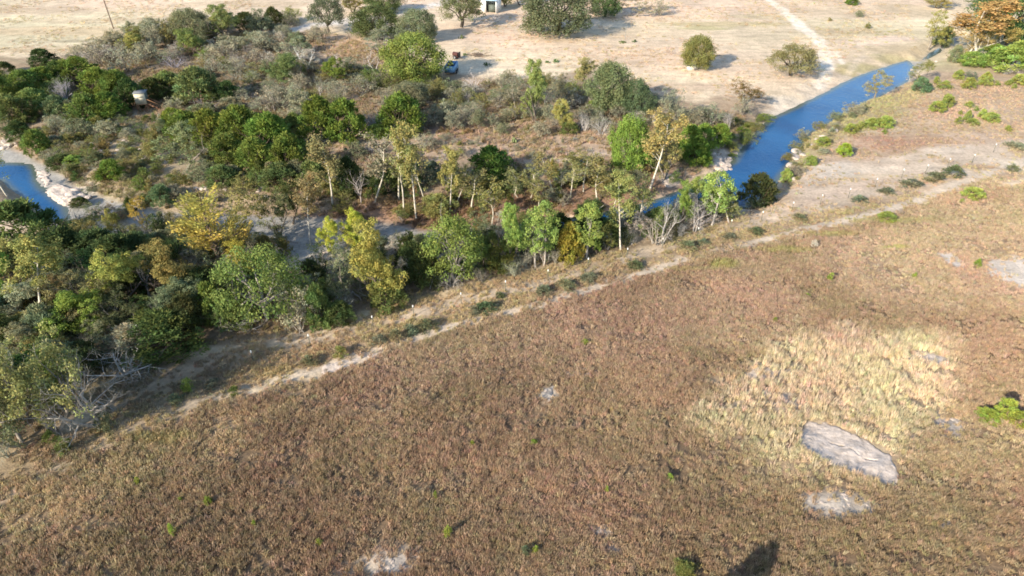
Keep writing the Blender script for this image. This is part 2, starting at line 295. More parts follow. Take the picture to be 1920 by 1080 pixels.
class MB:
    """collects boxes, tubes and lumps into one mesh"""
    def __init__(s): s.v = []; s.f3 = []; s.f4 = []; s.n = 0
    def add(s, V, q=None, t=None):
        s.v.append(np.asarray(V, float))
        if q is not None: s.f4.append(np.asarray(q, int) + s.n)
        if t is not None: s.f3.append(np.asarray(t, int) + s.n)
        s.n += len(V)
    def box(s, c, d, rot=None, taper=1.0):
        x, y, z = np.array(d) / 2
        V = np.array([(-x, -y, -z), (x, -y, -z), (x, y, -z), (-x, y, -z), (-x * taper, -y * taper, z), (x * taper, -y * taper, z), (x * taper, y * taper, z), (-x * taper, y * taper, z)])
        if rot is not None: V = V @ np.array(rot).T
        s.add(V + np.array(c), [(3, 2, 1, 0), (4, 5, 6, 7), (0, 1, 5, 4), (1, 2, 6, 5), (2, 3, 7, 6), (3, 0, 4, 7)])
    def beam(s, a, b, w, h=None):
        a, b = np.array(a, float), np.array(b, float); d = b - a; L = np.linalg.norm(d); d /= L
        up = np.array((0, 0, 1.)) if abs(d[2]) < .9 else np.array((1., 0, 0))
        u = np.cross(up, d); u /= np.linalg.norm(u); v = np.cross(d, u); h = h or w
        V = [p + u * i * w / 2 + v * j * h / 2 for p in (a, b) for i, j in ((-1, -1), (1, -1), (1, 1), (-1, 1))]
        s.add(V, [(3, 2, 1, 0), (4, 5, 6, 7), (0, 1, 5, 4), (1, 2, 6, 5), (2, 3, 7, 6), (3, 0, 4, 7)])
    def tubes(s, A, B, ra, rb, k=5):
        A, B = np.asarray(A, float), np.asarray(B, float); n = len(A)
        ra, rb = np.broadcast_to(ra, n), np.broadcast_to(rb, n)
        d = B - A; d /= np.linalg.norm(d, axis=1)[:, None] + 1e-9
        up = np.where(np.abs(d[:, 2:3]) < .9, np.array([[0, 0, 1.]]), np.array([[1., 0, 0]]))
        u = np.cross(up, d); u /= np.linalg.norm(u, axis=1)[:, None] + 1e-9; v = np.cross(d, u)
        an = np.arange(k) * 2 * np.pi / k
        ring = u[:, None] * np.cos(an)[None, :, None] + v[:, None] * np.sin(an)[None, :, None]
        V = np.concatenate([A[:, None] + ring * ra[:, None, None], B[:, None] + ring * rb[:, None, None]], 1)
        b0 = (np.arange(n) * 2 * k)[:, None]; i = np.arange(k)[None]; j = (i + 1) % k
        q = np.stack([b0 + i, b0 + j, b0 + k + j, b0 + k + i], -1).reshape(-1, 4)
        s.add(V.reshape(-1, 3), q)
    def disc(s, c, r, ax, k=10):
        ax = np.array(ax, float); up = np.array((0, 0, 1.)) if abs(ax[2]) < .9 else np.array((1., 0, 0))
        u = np.cross(up, ax); u /= np.linalg.norm(u); v = np.cross(ax, u)
        V = [np.array(c)] + [np.array(c) + r * (u * math.cos(t) + v * math.sin(t)) for t in np.arange(k) * 2 * np.pi / k]
        s.add(V, None, [(0, 1 + i, 1 + (i + 1) % k) for i in range(k)])
    def mesh(s, name, mat, smooth_=False):
        F = []
        if s.f4: F.append(np.concatenate(s.f4))
        if s.f3: F.append(np.concatenate(s.f3))
        return mesh_np(name, np.concatenate(s.v), F, (mat,), smooth_)
    def build(s, name, mat, parent=None, loc=None, smooth_=False): return obj(name, s.mesh(name, mat, smooth_), parent, loc)
def empty(name, loc, rz=0.0):
    o = bpy.data.objects.new(name, None); COL.objects.link(o); o.location = loc; o.rotation_euler = (0, 0, rz); o.empty_display_size = .3; return o

# ------------------------------------------------------------------ the ground, one sheet out to the horizon
def ground_material():
    m, ns, ls = new_mat('ground')
    out = ns.new('ShaderNodeOutputMaterial'); b = ns.new('ShaderNodeBsdfPrincipled'); ls.new(b.outputs[0], out.inputs[0])
    b.inputs['Roughness'].default_value = .95; b.inputs['Specular IOR Level'].default_value = .1
    at = node(ns, 'ShaderNodeAttribute', attribute_name='ground'); tc = ns.new('ShaderNodeTexCoord')
    def nz(sc, det, rough=.6):
        n = ns.new('ShaderNodeTexNoise'); n.inputs['Scale'].default_value = sc; n.inputs['Detail'].default_value = det; n.inputs['Roughness'].default_value = rough
        ls.new(tc.outputs['Object'], n.inputs['Vector']); return n.outputs[0]
    fine = nz(2.6, 5, .7); mid = nz(.45, 4); big = nz(.07, 3)
    mp = ns.new('ShaderNodeMapping'); mp.inputs['Scale'].default_value = (.25, 1.5, 1); mp.inputs['Rotation'].default_value = (0, 0, .25); ls.new(tc.outputs['Object'], mp.inputs['Vector'])
    st = ns.new('ShaderNodeTexNoise'); st.inputs['Scale'].default_value = .5; st.inputs['Detail'].default_value = 5; ls.new(mp.outputs[0], st.inputs['Vector'])
    c = at.outputs['Color']
    def mul(c, src, lo, hi, a, bb):
        f = ramp(ns, ls, src, lo, hi, a, bb); v = ns.new('ShaderNodeVectorMath'); v.operation = 'SCALE'; ls.new(c, v.inputs[0]); ls.new(f, v.inputs['Scale']); return v.outputs[0]
    c = mul(c, fine, .3, .7, .72, 1.2); c = mul(c, mid, .3, .7, .82, 1.14); c = mul(c, big, .3, .7, .9, 1.08); c = mul(c, st.outputs[0], .35, .65, .9, 1.08)
    dk = ramp(ns, ls, fine, .62, .74, 0, .35)
    c = mixc(ns, ls, c, (.22, .17, .09), dk)
    ls.new(c, b.inputs['Base Color'])
    bp = ns.new('ShaderNodeBump'); bp.inputs['Strength'].default_value = .6; bp.inputs['Distance'].default_value = .18; ls.new(fine, bp.inputs['Height']); ls.new(bp.outputs[0], b.inputs['Normal'])
    return m
def axis(lo, hi, step, far, grow=1.18):
    a = list(np.arange(lo, hi + 1e-6, step)); s = step
    while a[-1] < far: s *= grow; a.append(a[-1] + s)
    s = step; pre = []; v = lo
    while v > -far: s *= grow; v -= s; pre.append(v)
    return np.array(pre[::-1] + a)
gx, gy = axis(-165, 165, .62, 2500), axis(18, 232, .58, 2500)
GX, GY = np.meshgrid(gx, gy); GZ = height(GX, GY)
_H.update(gx=gx, gy=gy, Z=GZ)
nx, ny = len(gx), len(gy)
ii = np.arange(nx * ny).reshape(ny, nx)
quads = np.stack([ii[:-1, :-1], ii[:-1, 1:], ii[1:, 1:], ii[1:, :-1]], -1).reshape(-1, 4)
me = mesh_np('ground', np.stack([GX, GY, GZ], -1).reshape(-1, 3), quads, (ground_material(),), True)
gcol, _, _, _ = surface(GX, GY)
v1 = fbm(GX * .12, GY * .12, 41)[..., None]; gcol = gcol * (.86 + .28 * v1)
attr(me, 'ground', 'FLOAT_COLOR', 'POINT', np.concatenate([gcol, np.ones(gcol.shape[:2] + (1,))], -1))
ground = tag(obj('ground', me), kind='structure')

# ------------------------------------------------------------------ water
def water_material():
    m, ns, ls = new_mat('creek_water')
    out = ns.new('ShaderNodeOutputMaterial'); b = ns.new('ShaderNodeBsdfPrincipled'); ls.new(b.outputs[0], out.inputs[0])
    tc = ns.new('ShaderNodeTexCoord')
    n1 = ns.new('ShaderNodeTexNoise'); n1.inputs['Scale'].default_value = .12; n1.inputs['Detail'].default_value = 3; ls.new(tc.outputs['Object'], n1.inputs['Vector'])
    c = mixc(ns, ls, (.003, .06, .18), (.007, .09, .235), ramp(ns, ls, n1.outputs[0], .35, .65))  # blue sky reflection is put into the water's base colour
    dp = node(ns, 'ShaderNodeAttribute', attribute_name='deep'); c = mixc(ns, ls, (.10, .12, .085), c, dp.outputs['Fac'])
    ls.new(c, b.inputs['Base Color']); b.inputs['Roughness'].default_value = .12; b.inputs['IOR'].default_value = 1.33
    n2 = ns.new('ShaderNodeTexNoise'); n2.inputs['Scale'].default_value = 2.2; n2.inputs['Detail'].default_value = 4; ls.new(tc.outputs['Object'], n2.inputs['Vector'])
    bp = ns.new('ShaderNodeBump'); bp.inputs['Strength'].default_value = .5; bp.inputs['Distance'].default_value = .1; ls.new(n2.outputs[0], bp.inputs['Height']); ls.new(bp.outputs[0], b.inputs['Normal'])
    return m
WATER = water_material()
import bmesh
for k, P in enumerate(POOLS):
    lo, hi = P.min(0) - 1, P.max(0) + 1; st = .5; X, Y = np.meshgrid(np.arange(lo[0], hi[0], st), np.arange(lo[1], hi[1], st)); sd = sdist(X, Y, P); deep = WATER_Z - height(X, Y)
    n, m = X.shape; I = np.arange(n * m).reshape(n, m); q = np.stack([I[:-1, :-1], I[:-1, 1:], I[1:, 1:], I[1:, :-1]], -1).reshape(-1, 4); q = q[(sd.ravel()[q] < .7).all(1)]; u, inv = np.unique(q, return_inverse=True)
    me = mesh_np('water', np.stack([X.ravel(), Y.ravel(), np.full(n * m, WATER_Z)], 1)[u], inv.reshape(-1, 4), (WATER,), True)
    attr(me, 'deep', 'FLOAT', 'POINT', smooth(deep.ravel()[u] / .42)); tag(obj('water', me), kind='structure')

# ------------------------------------------------------------------ grass: tens of thousands of tufts, nobody could count them
def grass_material():
    m, ns, ls = new_mat('grass_blades')
    out = ns.new('ShaderNodeOutputMaterial')
    at = node(ns, 'ShaderNodeAttribute', attribute_name='tint', attribute_type='INSTANCER')
    va = node(ns, 'ShaderNodeAttribute', attribute_name='var')
    f = ramp(ns, ls, va.outputs['Fac'], 0, 1, .74, 1.22)
    v = ns.new('ShaderNodeVectorMath'); v.operation = 'SCALE'; ls.new(at.outputs['Color'], v.inputs[0]); ls.new(f, v.inputs['Scale'])
    d = ns.new('ShaderNodeBsdfDiffuse'); t = ns.new('ShaderNodeBsdfTranslucent'); ls.new(v.outputs[0], d.inputs[0]); ls.new(v.outputs[0], t.inputs[0])
    mx = ns.new('ShaderNodeMixShader'); mx.inputs[0].default_value = .28; ls.new(d.outputs[0], mx.inputs[1]); ls.new(t.outputs[0], mx.inputs[2]); ls.new(mx.outputs[0], out.inputs[0])
    return m
GRASS = grass_material()
def tuft(seed, n, hgt, spread, lean, width):
    r = np.random.default_rng(seed); a = r.uniform(0, 2 * np.pi, n); q = np.sqrt(r.uniform(0, 1, n)) * spread
    base = np.stack([np.cos(a) * q, np.sin(a) * q, np.full(n, -.04)], 1)
    h = hgt * r.uniform(.55, 1.0, n); out = r.uniform(.1, .75, n) * lean
    tip = base + np.stack([np.cos(a) * out + r.normal(0, .08, n) + .06, np.sin(a) * out + r.normal(0, .08, n) + .06, h], 1)
    t = r.uniform(0, np.pi, n); u = np.stack([np.cos(t), np.sin(t), 0 * t], 1) * (width * r.uniform(.7, 1.3, n))[:, None]
    mid = (base + tip) / 2 + np.array([0, 0, .06])
    V = np.stack([base - u * .7, base + u * .7, mid + u, tip, mid - u], 1).reshape(-1, 3); i = (np.arange(n) * 5)[:, None]
    F3 = (i + np.array([[4, 2, 3]])).reshape(-1, 3); F4 = i + np.array([[0, 1, 2, 4]])
    me = mesh_np('grass_tuft', V, [F4, F3], (GRASS,))
    attr(me, 'var', 'FLOAT', 'POINT', np.repeat(r.uniform(0, 1, n), 5))
    return me
TUFTS = bpy.data.collections.new('grass_tufts')
for k, a in enumerate([(1, 26, .55, .16, .30, .022), (2, 22, .60, .20, .36, .024), (3, 30, .45, .24, .34, .022), (4, 18, .75, .12, .26, .02), (5, 24, .5, .3, .3, .026)]):
    TUFTS.objects.link(bpy.data.objects.new('grass_tuft', tuft(*a)))
def scatter_nodes():
    g = bpy.data.node_groups.new('scatter_tufts', 'GeometryNodeTree')
    g.interface.new_socket('Geometry', in_out='INPUT', socket_type='NodeSocketGeometry'); g.interface.new_socket('Geometry', in_out='OUTPUT', socket_type='NodeSocketGeometry')
    N, L = g.nodes, g.links; i = N.new('NodeGroupInput'); o = N.new('NodeGroupOutput')
    ci = N.new('GeometryNodeCollectionInfo'); ci.inputs['Collection'].default_value = TUFTS; ci.inputs['Separate Children'].default_value = True; ci.inputs['Reset Children'].default_value = True
    ip = N.new('GeometryNodeInstanceOnPoints'); ip.inputs['Pick Instance'].default_value = True
    def na(n, t):
        x = N.new('GeometryNodeInputNamedAttribute'); x.data_type = t; x.inputs['Name'].default_value = n; return x.outputs[0]
    L.new(i.outputs[0], ip.inputs['Points']); L.new(ci.outputs[0], ip.inputs['Instance']); L.new(na('idx', 'INT'), ip.inputs['Instance Index'])
    L.new(na('rot', 'FLOAT_VECTOR'), ip.inputs['Rotation']); L.new(na('scl', 'FLOAT_VECTOR'), ip.inputs['Scale'])
    L.new(ip.outputs[0], o.inputs[0]); return g
SCATTER = scatter_nodes()
def grass_object(name, label, X, Y, tint, hgt, seed, wide=1.0):
    r = np.random.default_rng(seed); n = len(X); Z = height(X, Y)
    me = bpy.data.meshes.new(name); me.vertices.add(n); me.vertices.foreach_set('co', np.stack([X, Y, Z], 1).astype(np.float32).ravel())
    attr(me, 'rot', 'FLOAT_VECTOR', 'POINT', np.stack([r.normal(.0, .12, n), r.normal(.05, .12, n), r.uniform(-.9, .9, n)], 1))
    s = r.uniform(.45, .9, n) * wide; h = hgt / .55 * r.uniform(.7, 1.3, n)
    attr(me, 'scl', 'FLOAT_VECTOR', 'POINT', np.stack([s, s, h], 1)); attr(me, 'idx', 'INT', 'POINT', r.integers(0, 5, n))
    tc = tint * r.uniform(.78, 1.2, (n, 1)) * (1 + r.normal(0, .05, (n, 3)))
    attr(me, 'tint', 'FLOAT_COLOR', 'POINT', np.concatenate([np.clip(tc, .01, .9), np.ones((n, 1))], 1))
    o = obj(name, me); md = o.modifiers.new('scatter', 'NODES'); md.node_group = SCATTER
    return tag(o, label, 'grass', kind='stuff')
def in_view(X, Y, m=420):
    x, y, d = project(np.stack([X, Y, np.zeros_like(X)], -1)); return (x > -m) & (x < 1920 + m) & (y > -m) & (y < 1080 + m * 1.6) & (d > 1)
N_C = 960000
cx, cy = rng.uniform(-75, 115, N_C), 19 + 111 * rng.uniform(0, 1, N_C) ** 1.35; area_c = 190 * 111 / N_C * 1.35 * ((cy - 19) / 111 + 1e-4) ** (.35 / 1.35)
k = in_view(cx, cy) & (sdist(cx, cy, poly_w([(-200, 560), (300, 470), (700, 480), (1300, 400), (1400, 330), (1640, 160), (2100, 90), (2300, 1300), (-300, 1300)])) < 0)
area_c = area_c[k]; cx, cy = cx[k], cy[k]
_, gc, de, gh = surface(cx, cy)
# clumpy growth: thicker and thinner stands, trodden gaps
cl = fbm(cx * .55, cy * .55, 51, 3); cl2 = fbm(cx * .09, cy * .09, 52, 3)
dens = de * np.clip(.34 + 1.25 * smooth((.55 * cl + .45 * fbm(cx * .16 + cy * .02, cy * .8, 57, 3) - .33) / .26), 0, 1.6) * (.8 + .4 * cl2)
dens = np.minimum(dens, 1.9 * de) * np.where(cy > 75, .7, 1.0)
keep = rng.uniform(0, 1, len(cx)) < dens * area_c
cx, cy, gc, gh, cl, cl2 = cx[keep], cy[keep], gc[keep], gh[keep], cl[keep], cl2[keep]
hue = fbm(cx * .16, cy * .16, 53, 3)[:, None]
gc = gc * (1 + (hue - .5) * np.array([[-.1, .14, -.05]])) * (.8 + .45 * cl2[:, None])
st = rng.uniform(0, 1, len(cx)) < .10                     # odd straw coloured heads among the brown
gc[st] = gc[st] * .5 + np.array((.52, .40, .23)) * .5
ol = rng.uniform(0, 1, len(cx)) < .12 * smooth((hue[:, 0] - .45) / .2)
gc[ol] = gc[ol] * .55 + np.array((.20, .20, .07)) * .45
off = np.zeros(len(cx), bool)
for q, P in enumerate(SLABS): off |= sdist(cx, cy, P) < (-.02 if q in (0, 1) else -.4)
cx, cy, gc, gh, cl, cl2 = cx[~off], cy[~off], gc[~off], gh[~off], cl[~off], cl2[~off]
lum = gc.mean(1, keepdims=True); gc = (gc * .86 + lum * .14) * 1.16 * np.array((1.0, 1.0, .96))
near_field = sdist(cx, cy, AREAS[9][0]) < 0
pale = sdist(cx, cy, AREAS[13][0]) < 0
for nm, lab, msk in (('brown_grass', 'tall brown dry grass covering the near field', near_field & ~pale), ('straw_grass', 'pale straw bunch grass round the bare rock slab', near_field & pale),
                     ('verge_grass', 'short ochre grass along the track, creek and hillside', ~near_field)):
    grass_object(nm, lab, cx[msk], cy[msk], gc[msk], gh[msk] * np.clip(.6 + .8 * cl[msk], .6, 1.25), 60 + len(nm))
# dry grass on the ground between the shrubs, and weeds over the pasture
for nm, lab, px, n, wide, gain, hh in (('scrub_grass', 'dry grass on the ground between the shrubs beyond the creek', [(-60, 215), (150, 120), (420, 60), (640, 64), (840, 150), (1090, 160), (1330, 205), (1400, 215), (1340, 300), (1200, 372), (880, 420), (600, 412), (300, 392), (120, 330), (-60, 262)], 26000, 1.7, 1.0, .45),
                                   ('pasture_stubble', 'sparse dry stubble over the far pasture', [(-60, 110), (150, 100), (300, 40), (600, 8), (900, 45), (860, 100), (1000, 130), (1300, 180), (1430, 195), (1600, 130), (1720, 90), (1700, -10), (-60, -10)], 8000, 2.0, 1.0, .2)):
    P = poly_w(px); lo, hi = P.min(0), P.max(0); x, y = rng.uniform(lo[0], hi[0], n * 3), rng.uniform(lo[1], hi[1], n * 3)
    cl3 = fbm(x * .12, y * .12, 81, 4); k = (sdist(x, y, P) < 0) & (sdist(x, y, CREEK) > .5) & (rng.uniform(0, 1, n * 3) < smooth((cl3 - .3) / .4)); x, y = x[k][:n], y[k][:n]
    g0, g1, _, _ = surface(x, y); gm = (g0 * .6 + g1 * .4) * gain
    ok = rng.uniform(0, 1, len(x)) < (.22 if nm[0] == 's' else .1); gm[ok] *= np.array((.72, .8, .55))
    grass_object(nm, lab, x, y, gm, np.full(len(x), hh) * rng.uniform(.5, 1.3, len(x)), 90 + len(nm), wide)

# ------------------------------------------------------------------ plants: a few built specimens of every kind, then copies
def leaf_material(name, trans=.3):
    m, ns, ls = new_mat(name); out = ns.new('ShaderNodeOutputMaterial')
    oi = ns.new('ShaderNodeObjectInfo'); va = node(ns, 'ShaderNodeAttribute', attribute_name='var'); vb = node(ns, 'ShaderNodeAttribute', attribute_name='hue')
    f = ramp(ns, ls, va.outputs['Fac'], 0, 1, .55, 1.4)
    warm = ns.new('ShaderNodeMix'); warm.data_type = 'RGBA'; warm.blend_type = 'MULTIPLY'; warm.inputs[0].default_value = 1.0
    ls.new(oi.outputs['Color'], warm.inputs[6])
    hr = mixc(ns, ls, (.86, 1.03, .95), (1.22, 1.02, .85), vb.outputs['Fac']); ls.new(hr, warm.inputs[7])
    v = ns.new('ShaderNodeVectorMath'); v.operation = 'SCALE'; ls.new(warm.outputs[2], v.inputs[0]); ls.new(f, v.inputs['Scale'])
    d = ns.new('ShaderNodeBsdfDiffuse'); t = ns.new('ShaderNodeBsdfTranslucent'); ls.new(v.outputs[0], d.inputs[0]); ls.new(v.outputs[0], t.inputs[0])
    mx = ns.new('ShaderNodeMixShader'); mx.inputs[0].default_value = trans; ls.new(d.outputs[0], mx.inputs[1]); ls.new(t.outputs[0], mx.inputs[2]); ls.new(mx.outputs[0], out.inputs[0])
    return m
def bark_material():
    m, ns, ls = new_mat('bark'); out = ns.new('ShaderNodeOutputMaterial'); b = ns.new('ShaderNodeBsdfDiffuse'); ls.new(b.outputs[0], out.inputs[0])
    oi = ns.new('ShaderNodeObjectInfo'); tc = ns.new('ShaderNodeTexCoord'); n = ns.new('ShaderNodeTexNoise'); n.inputs['Scale'].default_value = 3; n.inputs['Detail'].default_value = 4
    ls.new(tc.outputs['Object'], n.inputs['Vector']); f = ramp(ns, ls, n.outputs[0], .35, .65, .6, 1.15)
    v = ns.new('ShaderNodeVectorMath'); v.operation = 'SCALE'; ls.new(oi.outputs['Color'], v.inputs[0]); ls.new(f, v.inputs['Scale']); ls.new(v.outputs[0], b.inputs[0]); return m
LEAF, BARK = leaf_material('leaves'), bark_material()
def unit(v): return v / (np.linalg.norm(v, axis=-1, keepdims=True) + 1e-9)
class Leaves:
    def __init__(s, seed): s.r = np.random.default_rng(seed); s.C = []; s.D = []; s.N = []; s.L = []; s.W = []; s.v = []; s.h = []
    def add(s, C, N, L, W, var, hue, D=None):
        r = s.r; n = len(C); N = unit(N)
        if D is None: D = unit(np.cross(N, r.normal(size=(n, 3))))
        else: D = unit(D); N = unit(N - D * (N * D).sum(1, keepdims=True))
        s.C.append(C); s.D.append(D); s.N.append(N); s.L.append(np.broadcast_to(L, n) * r.uniform(.7, 1.3, n)); s.W.append(np.broadcast_to(W, n) * r.uniform(.7, 1.3, n))
        s.v.append(np.clip(np.broadcast_to(var, n) + r.normal(0, .18, n), 0, 1)); s.h.append(np.clip(np.broadcast_to(hue, n) + r.normal(0, .15, n), 0, 1))
    def lobe(s, c, rad, n, L, W, up=.25, fill=.25, squash=.75, droop=0.0):
        r = s.r; d = unit(r.normal(size=(n, 3)) + np.array([0, 0, up])); q = np.where(r.uniform(size=n) < fill, r.uniform(.2, .9, n), r.uniform(.8, 1.12, n))
        C = np.asarray(c) + d * (q * rad)[:, None] * np.array([1, 1, squash])
        s.add(C, d + r.normal(size=(n, 3)) * .55 + np.array([0, 0, .25]), L, W, r.uniform(.25, .75), r.uniform(.2, .8))
    def mesh(s, name='crown'):
        C, D, N = np.concatenate(s.C), np.concatenate(s.D), np.concatenate(s.N); L, W = np.concatenate(s.L)[:, None] / 2, np.concatenate(s.W)[:, None] / 2
        U = np.cross(N, D); n = len(C)
        V = np.stack([C - D * L, C + U * W, C + D * L, C - U * W], 1).reshape(-1, 3)
        me = mesh_np(name, V, np.arange(4 * n).reshape(n, 4), (LEAF,))
        attr(me, 'var', 'FLOAT', 'POINT', np.repeat(np.concatenate(s.v), 4)); attr(me, 'hue', 'FLOAT', 'POINT', np.repeat(np.concatenate(s.h), 4))
        return me
class Wood:
    def __init__(s, seed): s.r = np.random.default_rng(seed); s.seg = {}; s.tips = []; s.mids = []
    def put(s, a, b, ra, rb, k): s.seg.setdefault(k, []).append((a, b, ra, rb))
    def limb(s, p, d, L, rad, lev, nseg=4, wig=.18, rise=.06, kids=(3, 3, 3), spread=.8, ratio=.62, end=.35, kmin=3, start=.35):
        r = s.r; p = np.array(p, float); d = unit(np.array(d, float)); pts = [p]
        for i in range(nseg):
            d = unit(d + r.normal(0, wig, 3) + np.array([0, 0, rise])); q = p + d * L / nseg
            ra = rad * (1 - (1 - end) * i / nseg); rb = rad * (1 - (1 - end) * (i + 1) / nseg)
            s.put(p, q, ra, rb, max(kmin, 6 - 2 * (3 - lev)) if lev < 3 else 6); p = q; pts.append(p)
            if lev <= 1: s.mids.append(p)
        if lev <= 0: s.tips.append((p, d)); return pts
        n = kids[min(len(kids) - 1, 3 - lev)] if lev <= 3 else kids[0]
        for j in range(n):
            t = start + (1 - start) * (j + r.uniform(.2, .9)) / n; t = min(t, .999); i = int(t * nseg); f = t * nseg - i
            q = pts[i] * (1 - f) + pts[i + 1] * f
            e = unit(np.cross(d, r.normal(size=3))); dd = unit(d * r.uniform(.35, .8) + e * spread)
            s.limb(q, dd, L * ratio * r.uniform(.7, 1.15), rad * (1 - .65 * t) * .62, lev - 1, max(2, nseg - 1), wig, rise, kids, spread, ratio, end, kmin, start)
        s.tips.append((p, d)); return pts
    def mesh(s, name='trunk'):
        mb = MB()
        for k, L in s.seg.items():
            A = np.array([x[0] for x in L]); B = np.array([x[1] for x in L]); mb.tubes(A, B, np.array([x[2] for x in L]), np.array([x[3] for x in L]), k)
        return mb.mesh(name, BARK, True)
# every maker returns (parts, height, radius); parts = [(name, mesh)]
def mk_juniper(seed):
    r = np.random.default_rng(seed); H, Rr = 4.2, 2.0; lv = Leaves(seed); w = Wood(seed)
    for j in range(4): w.limb((r.normal(0, .15), r.normal(0, .15), -.1), (r.normal(0, .4), r.normal(0, .4), 1), H * .7, .11, 1, kids=(3,), spread=.6)
    lop = r.uniform(.75, 1.2, 9)
    for j in range(95):
        z = r.uniform(.04, 1) ** .9; a = r.uniform(0, 2 * np.pi); prof = (1 - z ** 2.2) ** .6 * (.82 + .18 * min(1, z / .15))
        rr = Rr * prof * lop[int(a / 2 / np.pi * 8)] * np.sqrt(r.uniform(.25, 1)); c = np.array([math.cos(a) * rr, math.sin(a) * rr, .15 + z * H * .88])
        rad = r.uniform(.32, .62); n = 62; d = unit(r.normal(size=(n, 3)) + np.array([math.cos(a) * .5, math.sin(a) * .5, .5]))
        C = c + d * (rad * r.uniform(.5, 1.1, n))[:, None]
        lv.add(C, d + r.normal(size=(n, 3)) * .4, .32, .10, r.uniform(.15, .85), r.uniform(.0, 1.), D=d + np.array([0, 0, .5]) + r.normal(size=(n, 3)) * .35)
    return [('trunk', w.mesh()), ('crown', lv.mesh())], H, Rr
def mk_oak(seed, low=-.62, nl=270):
    r = np.random.default_rng(seed); H, Rr = 8.0, 5.6; lv = Leaves(seed); w = Wood(seed)
    w.limb((0, 0, -.2), (r.normal(0, .1), r.normal(0, .1), 1), 2.2, .42, 0, end=.85)
    for j in range(7):
        a = j * .9 + r.uniform(-.3, .3); w.limb((0, 0, 1.7), (math.cos(a), math.sin(a), r.uniform(.4, 1.1)), r.uniform(3.4, 4.6), .24, 2, kids=(3, 3, 3), spread=.8)
    for j in range(nl):
        z = r.uniform(low, 1); a = r.uniform(0, 2 * np.pi); q = math.sqrt(max(0, 1 - max(z, 0) ** 2)) * (1 if z > 0 else 1 + z * .35)
        k = r.uniform(.62, .98) * (.72 + .42 * vnoise(np.array([a * 1.6 + seed]), np.array([z * 2.5]), seed)[0] * 1.5); c = np.array([math.cos(a) * Rr * q * k * .9, math.sin(a) * Rr * q * k * .9, 3.3 + z * (H - 3.9) * r.uniform(.8, 1)])
        lv.lobe(c, r.uniform(.65, 1.15), 66, .25, .17)
    return [('trunk', w.mesh()), ('crown', lv.mesh())], H, Rr
def mk_broad(seed, dens=1.0, open_=0.0, H=7.0, Rr=3.0, z0=.2, leaf=.185, nl=150):
    r = np.random.default_rng(seed); lv = Leaves(seed); w = Wood(seed); ns = r.integers(1, 4)
    for j in range(ns): w.limb((r.normal(0, .12), r.normal(0, .12), -.2), (r.normal(0, .28), r.normal(0, .28), 1), H * .62, .15 + .06 / ns, 3, kids=(4, 4, 3), spread=.75, ratio=.5, rise=.1)
    subs = []                                                # a crown of several uneven heads
    for j in range(9):
        a = j * 2.4 + r.uniform(-.5, .5); z = z0 + .12 + (.95 - z0 - .2) * ((j * .618) % 1.0); q = Rr * r.uniform(.3, .72) * (1.15 - .55 * abs(z - .5) * 2)
        subs.append((np.array([math.cos(a) * q, math.sin(a) * q, z * H]), Rr * r.uniform(.34, .56)))
    subs.append((np.array([r.normal(0, .3), r.normal(0, .3), H * .86]), Rr * .36))
    for j in range(nl):
        c0, sr = subs[r.integers(len(subs))]; d = unit(r.normal(size=3) + np.array([0, 0, .2])); c = c0 + d * sr * r.uniform(.55, 1.0) * np.array([1, 1, 1.15]); c[2] = min(c[2], H * .98)
        lv.lobe(c, r.uniform(.3, .62) * Rr / 3, int(78 * dens), leaf, leaf * .6, fill=.35 + .4 * open_)
    return [('trunk', w.mesh()), ('crown', lv.mesh())], H, Rr
def mk_twiggy(seed, leafy=True):
    """near trees: many grey limbs and twigs, thin foliage"""
    r = np.random.default_rng(seed); H, Rr = 8.0, 3.6; lv = Leaves(seed); w = Wood(seed)
    for j in range(3): w.limb((r.normal(0, .2), r.normal(0, .2), -.2), (r.normal(0, .35), r.normal(0, .35), 1), H * .62, .17, 3, nseg=5, kids=(6, 5, 5), spread=.8, ratio=.52, rise=.07)
    if not leafy: return [('trunk', w.mesh())], H, Rr
    T = [t[0] for t in w.tips] + w.mids; P = np.array(T)[r.permutation(len(T))[:360]]
    for p in P:
        if p[2] < 1.2: continue
        lv.lobe(p, r.uniform(.3, .6), 32, .17, .11, fill=.7)
    return [('trunk', w.mesh()), ('crown', lv.mesh())], H, Rr
def mk_mesquite(seed, leafy=1.0):
    r = np.random.default_rng(seed); H, Rr = 3.4, 2.3; lv = Leaves(seed); w = Wood(seed)
    for j in range(8):
        a = r.uniform(0, 2 * np.pi); w.limb((r.normal(0, .2), r.normal(0, .2), -.1), (math.cos(a) * r.uniform(.2, .9), math.sin(a) * r.uniform(.2, .9), 1), r.uniform(1.6, 2.5), .07, 2, kids=(4, 5, 5), spread=.8, ratio=.6, wig=.22, rise=.03)
    P = np.array([t[0] for t in w.tips] + w.mids); P = P[r.permutation(len(P))[:int(70 * (.5 + .5 * leafy))]]
    for p in P:
        if p[2] < .2: continue
        lv.lobe(p, r.uniform(.3, .55), int(26 * leafy), .19, .10, fill=.6)
    for j in range(int(30 * leafy)):
        z = r.uniform(.1, 1); a = r.uniform(0, 2 * np.pi); rr = Rr * (1 - z ** 2.4) ** .5 * np.sqrt(r.uniform(.2, 1)) * .9
        lv.lobe((math.cos(a) * rr, math.sin(a) * rr, .2 + z * H * .85), r.uniform(.35, .6), int(36 * leafy), .19, .10, fill=.5)
    return [('stems', w.mesh('stems')), ('foliage', lv.mesh('foliage'))], H, Rr
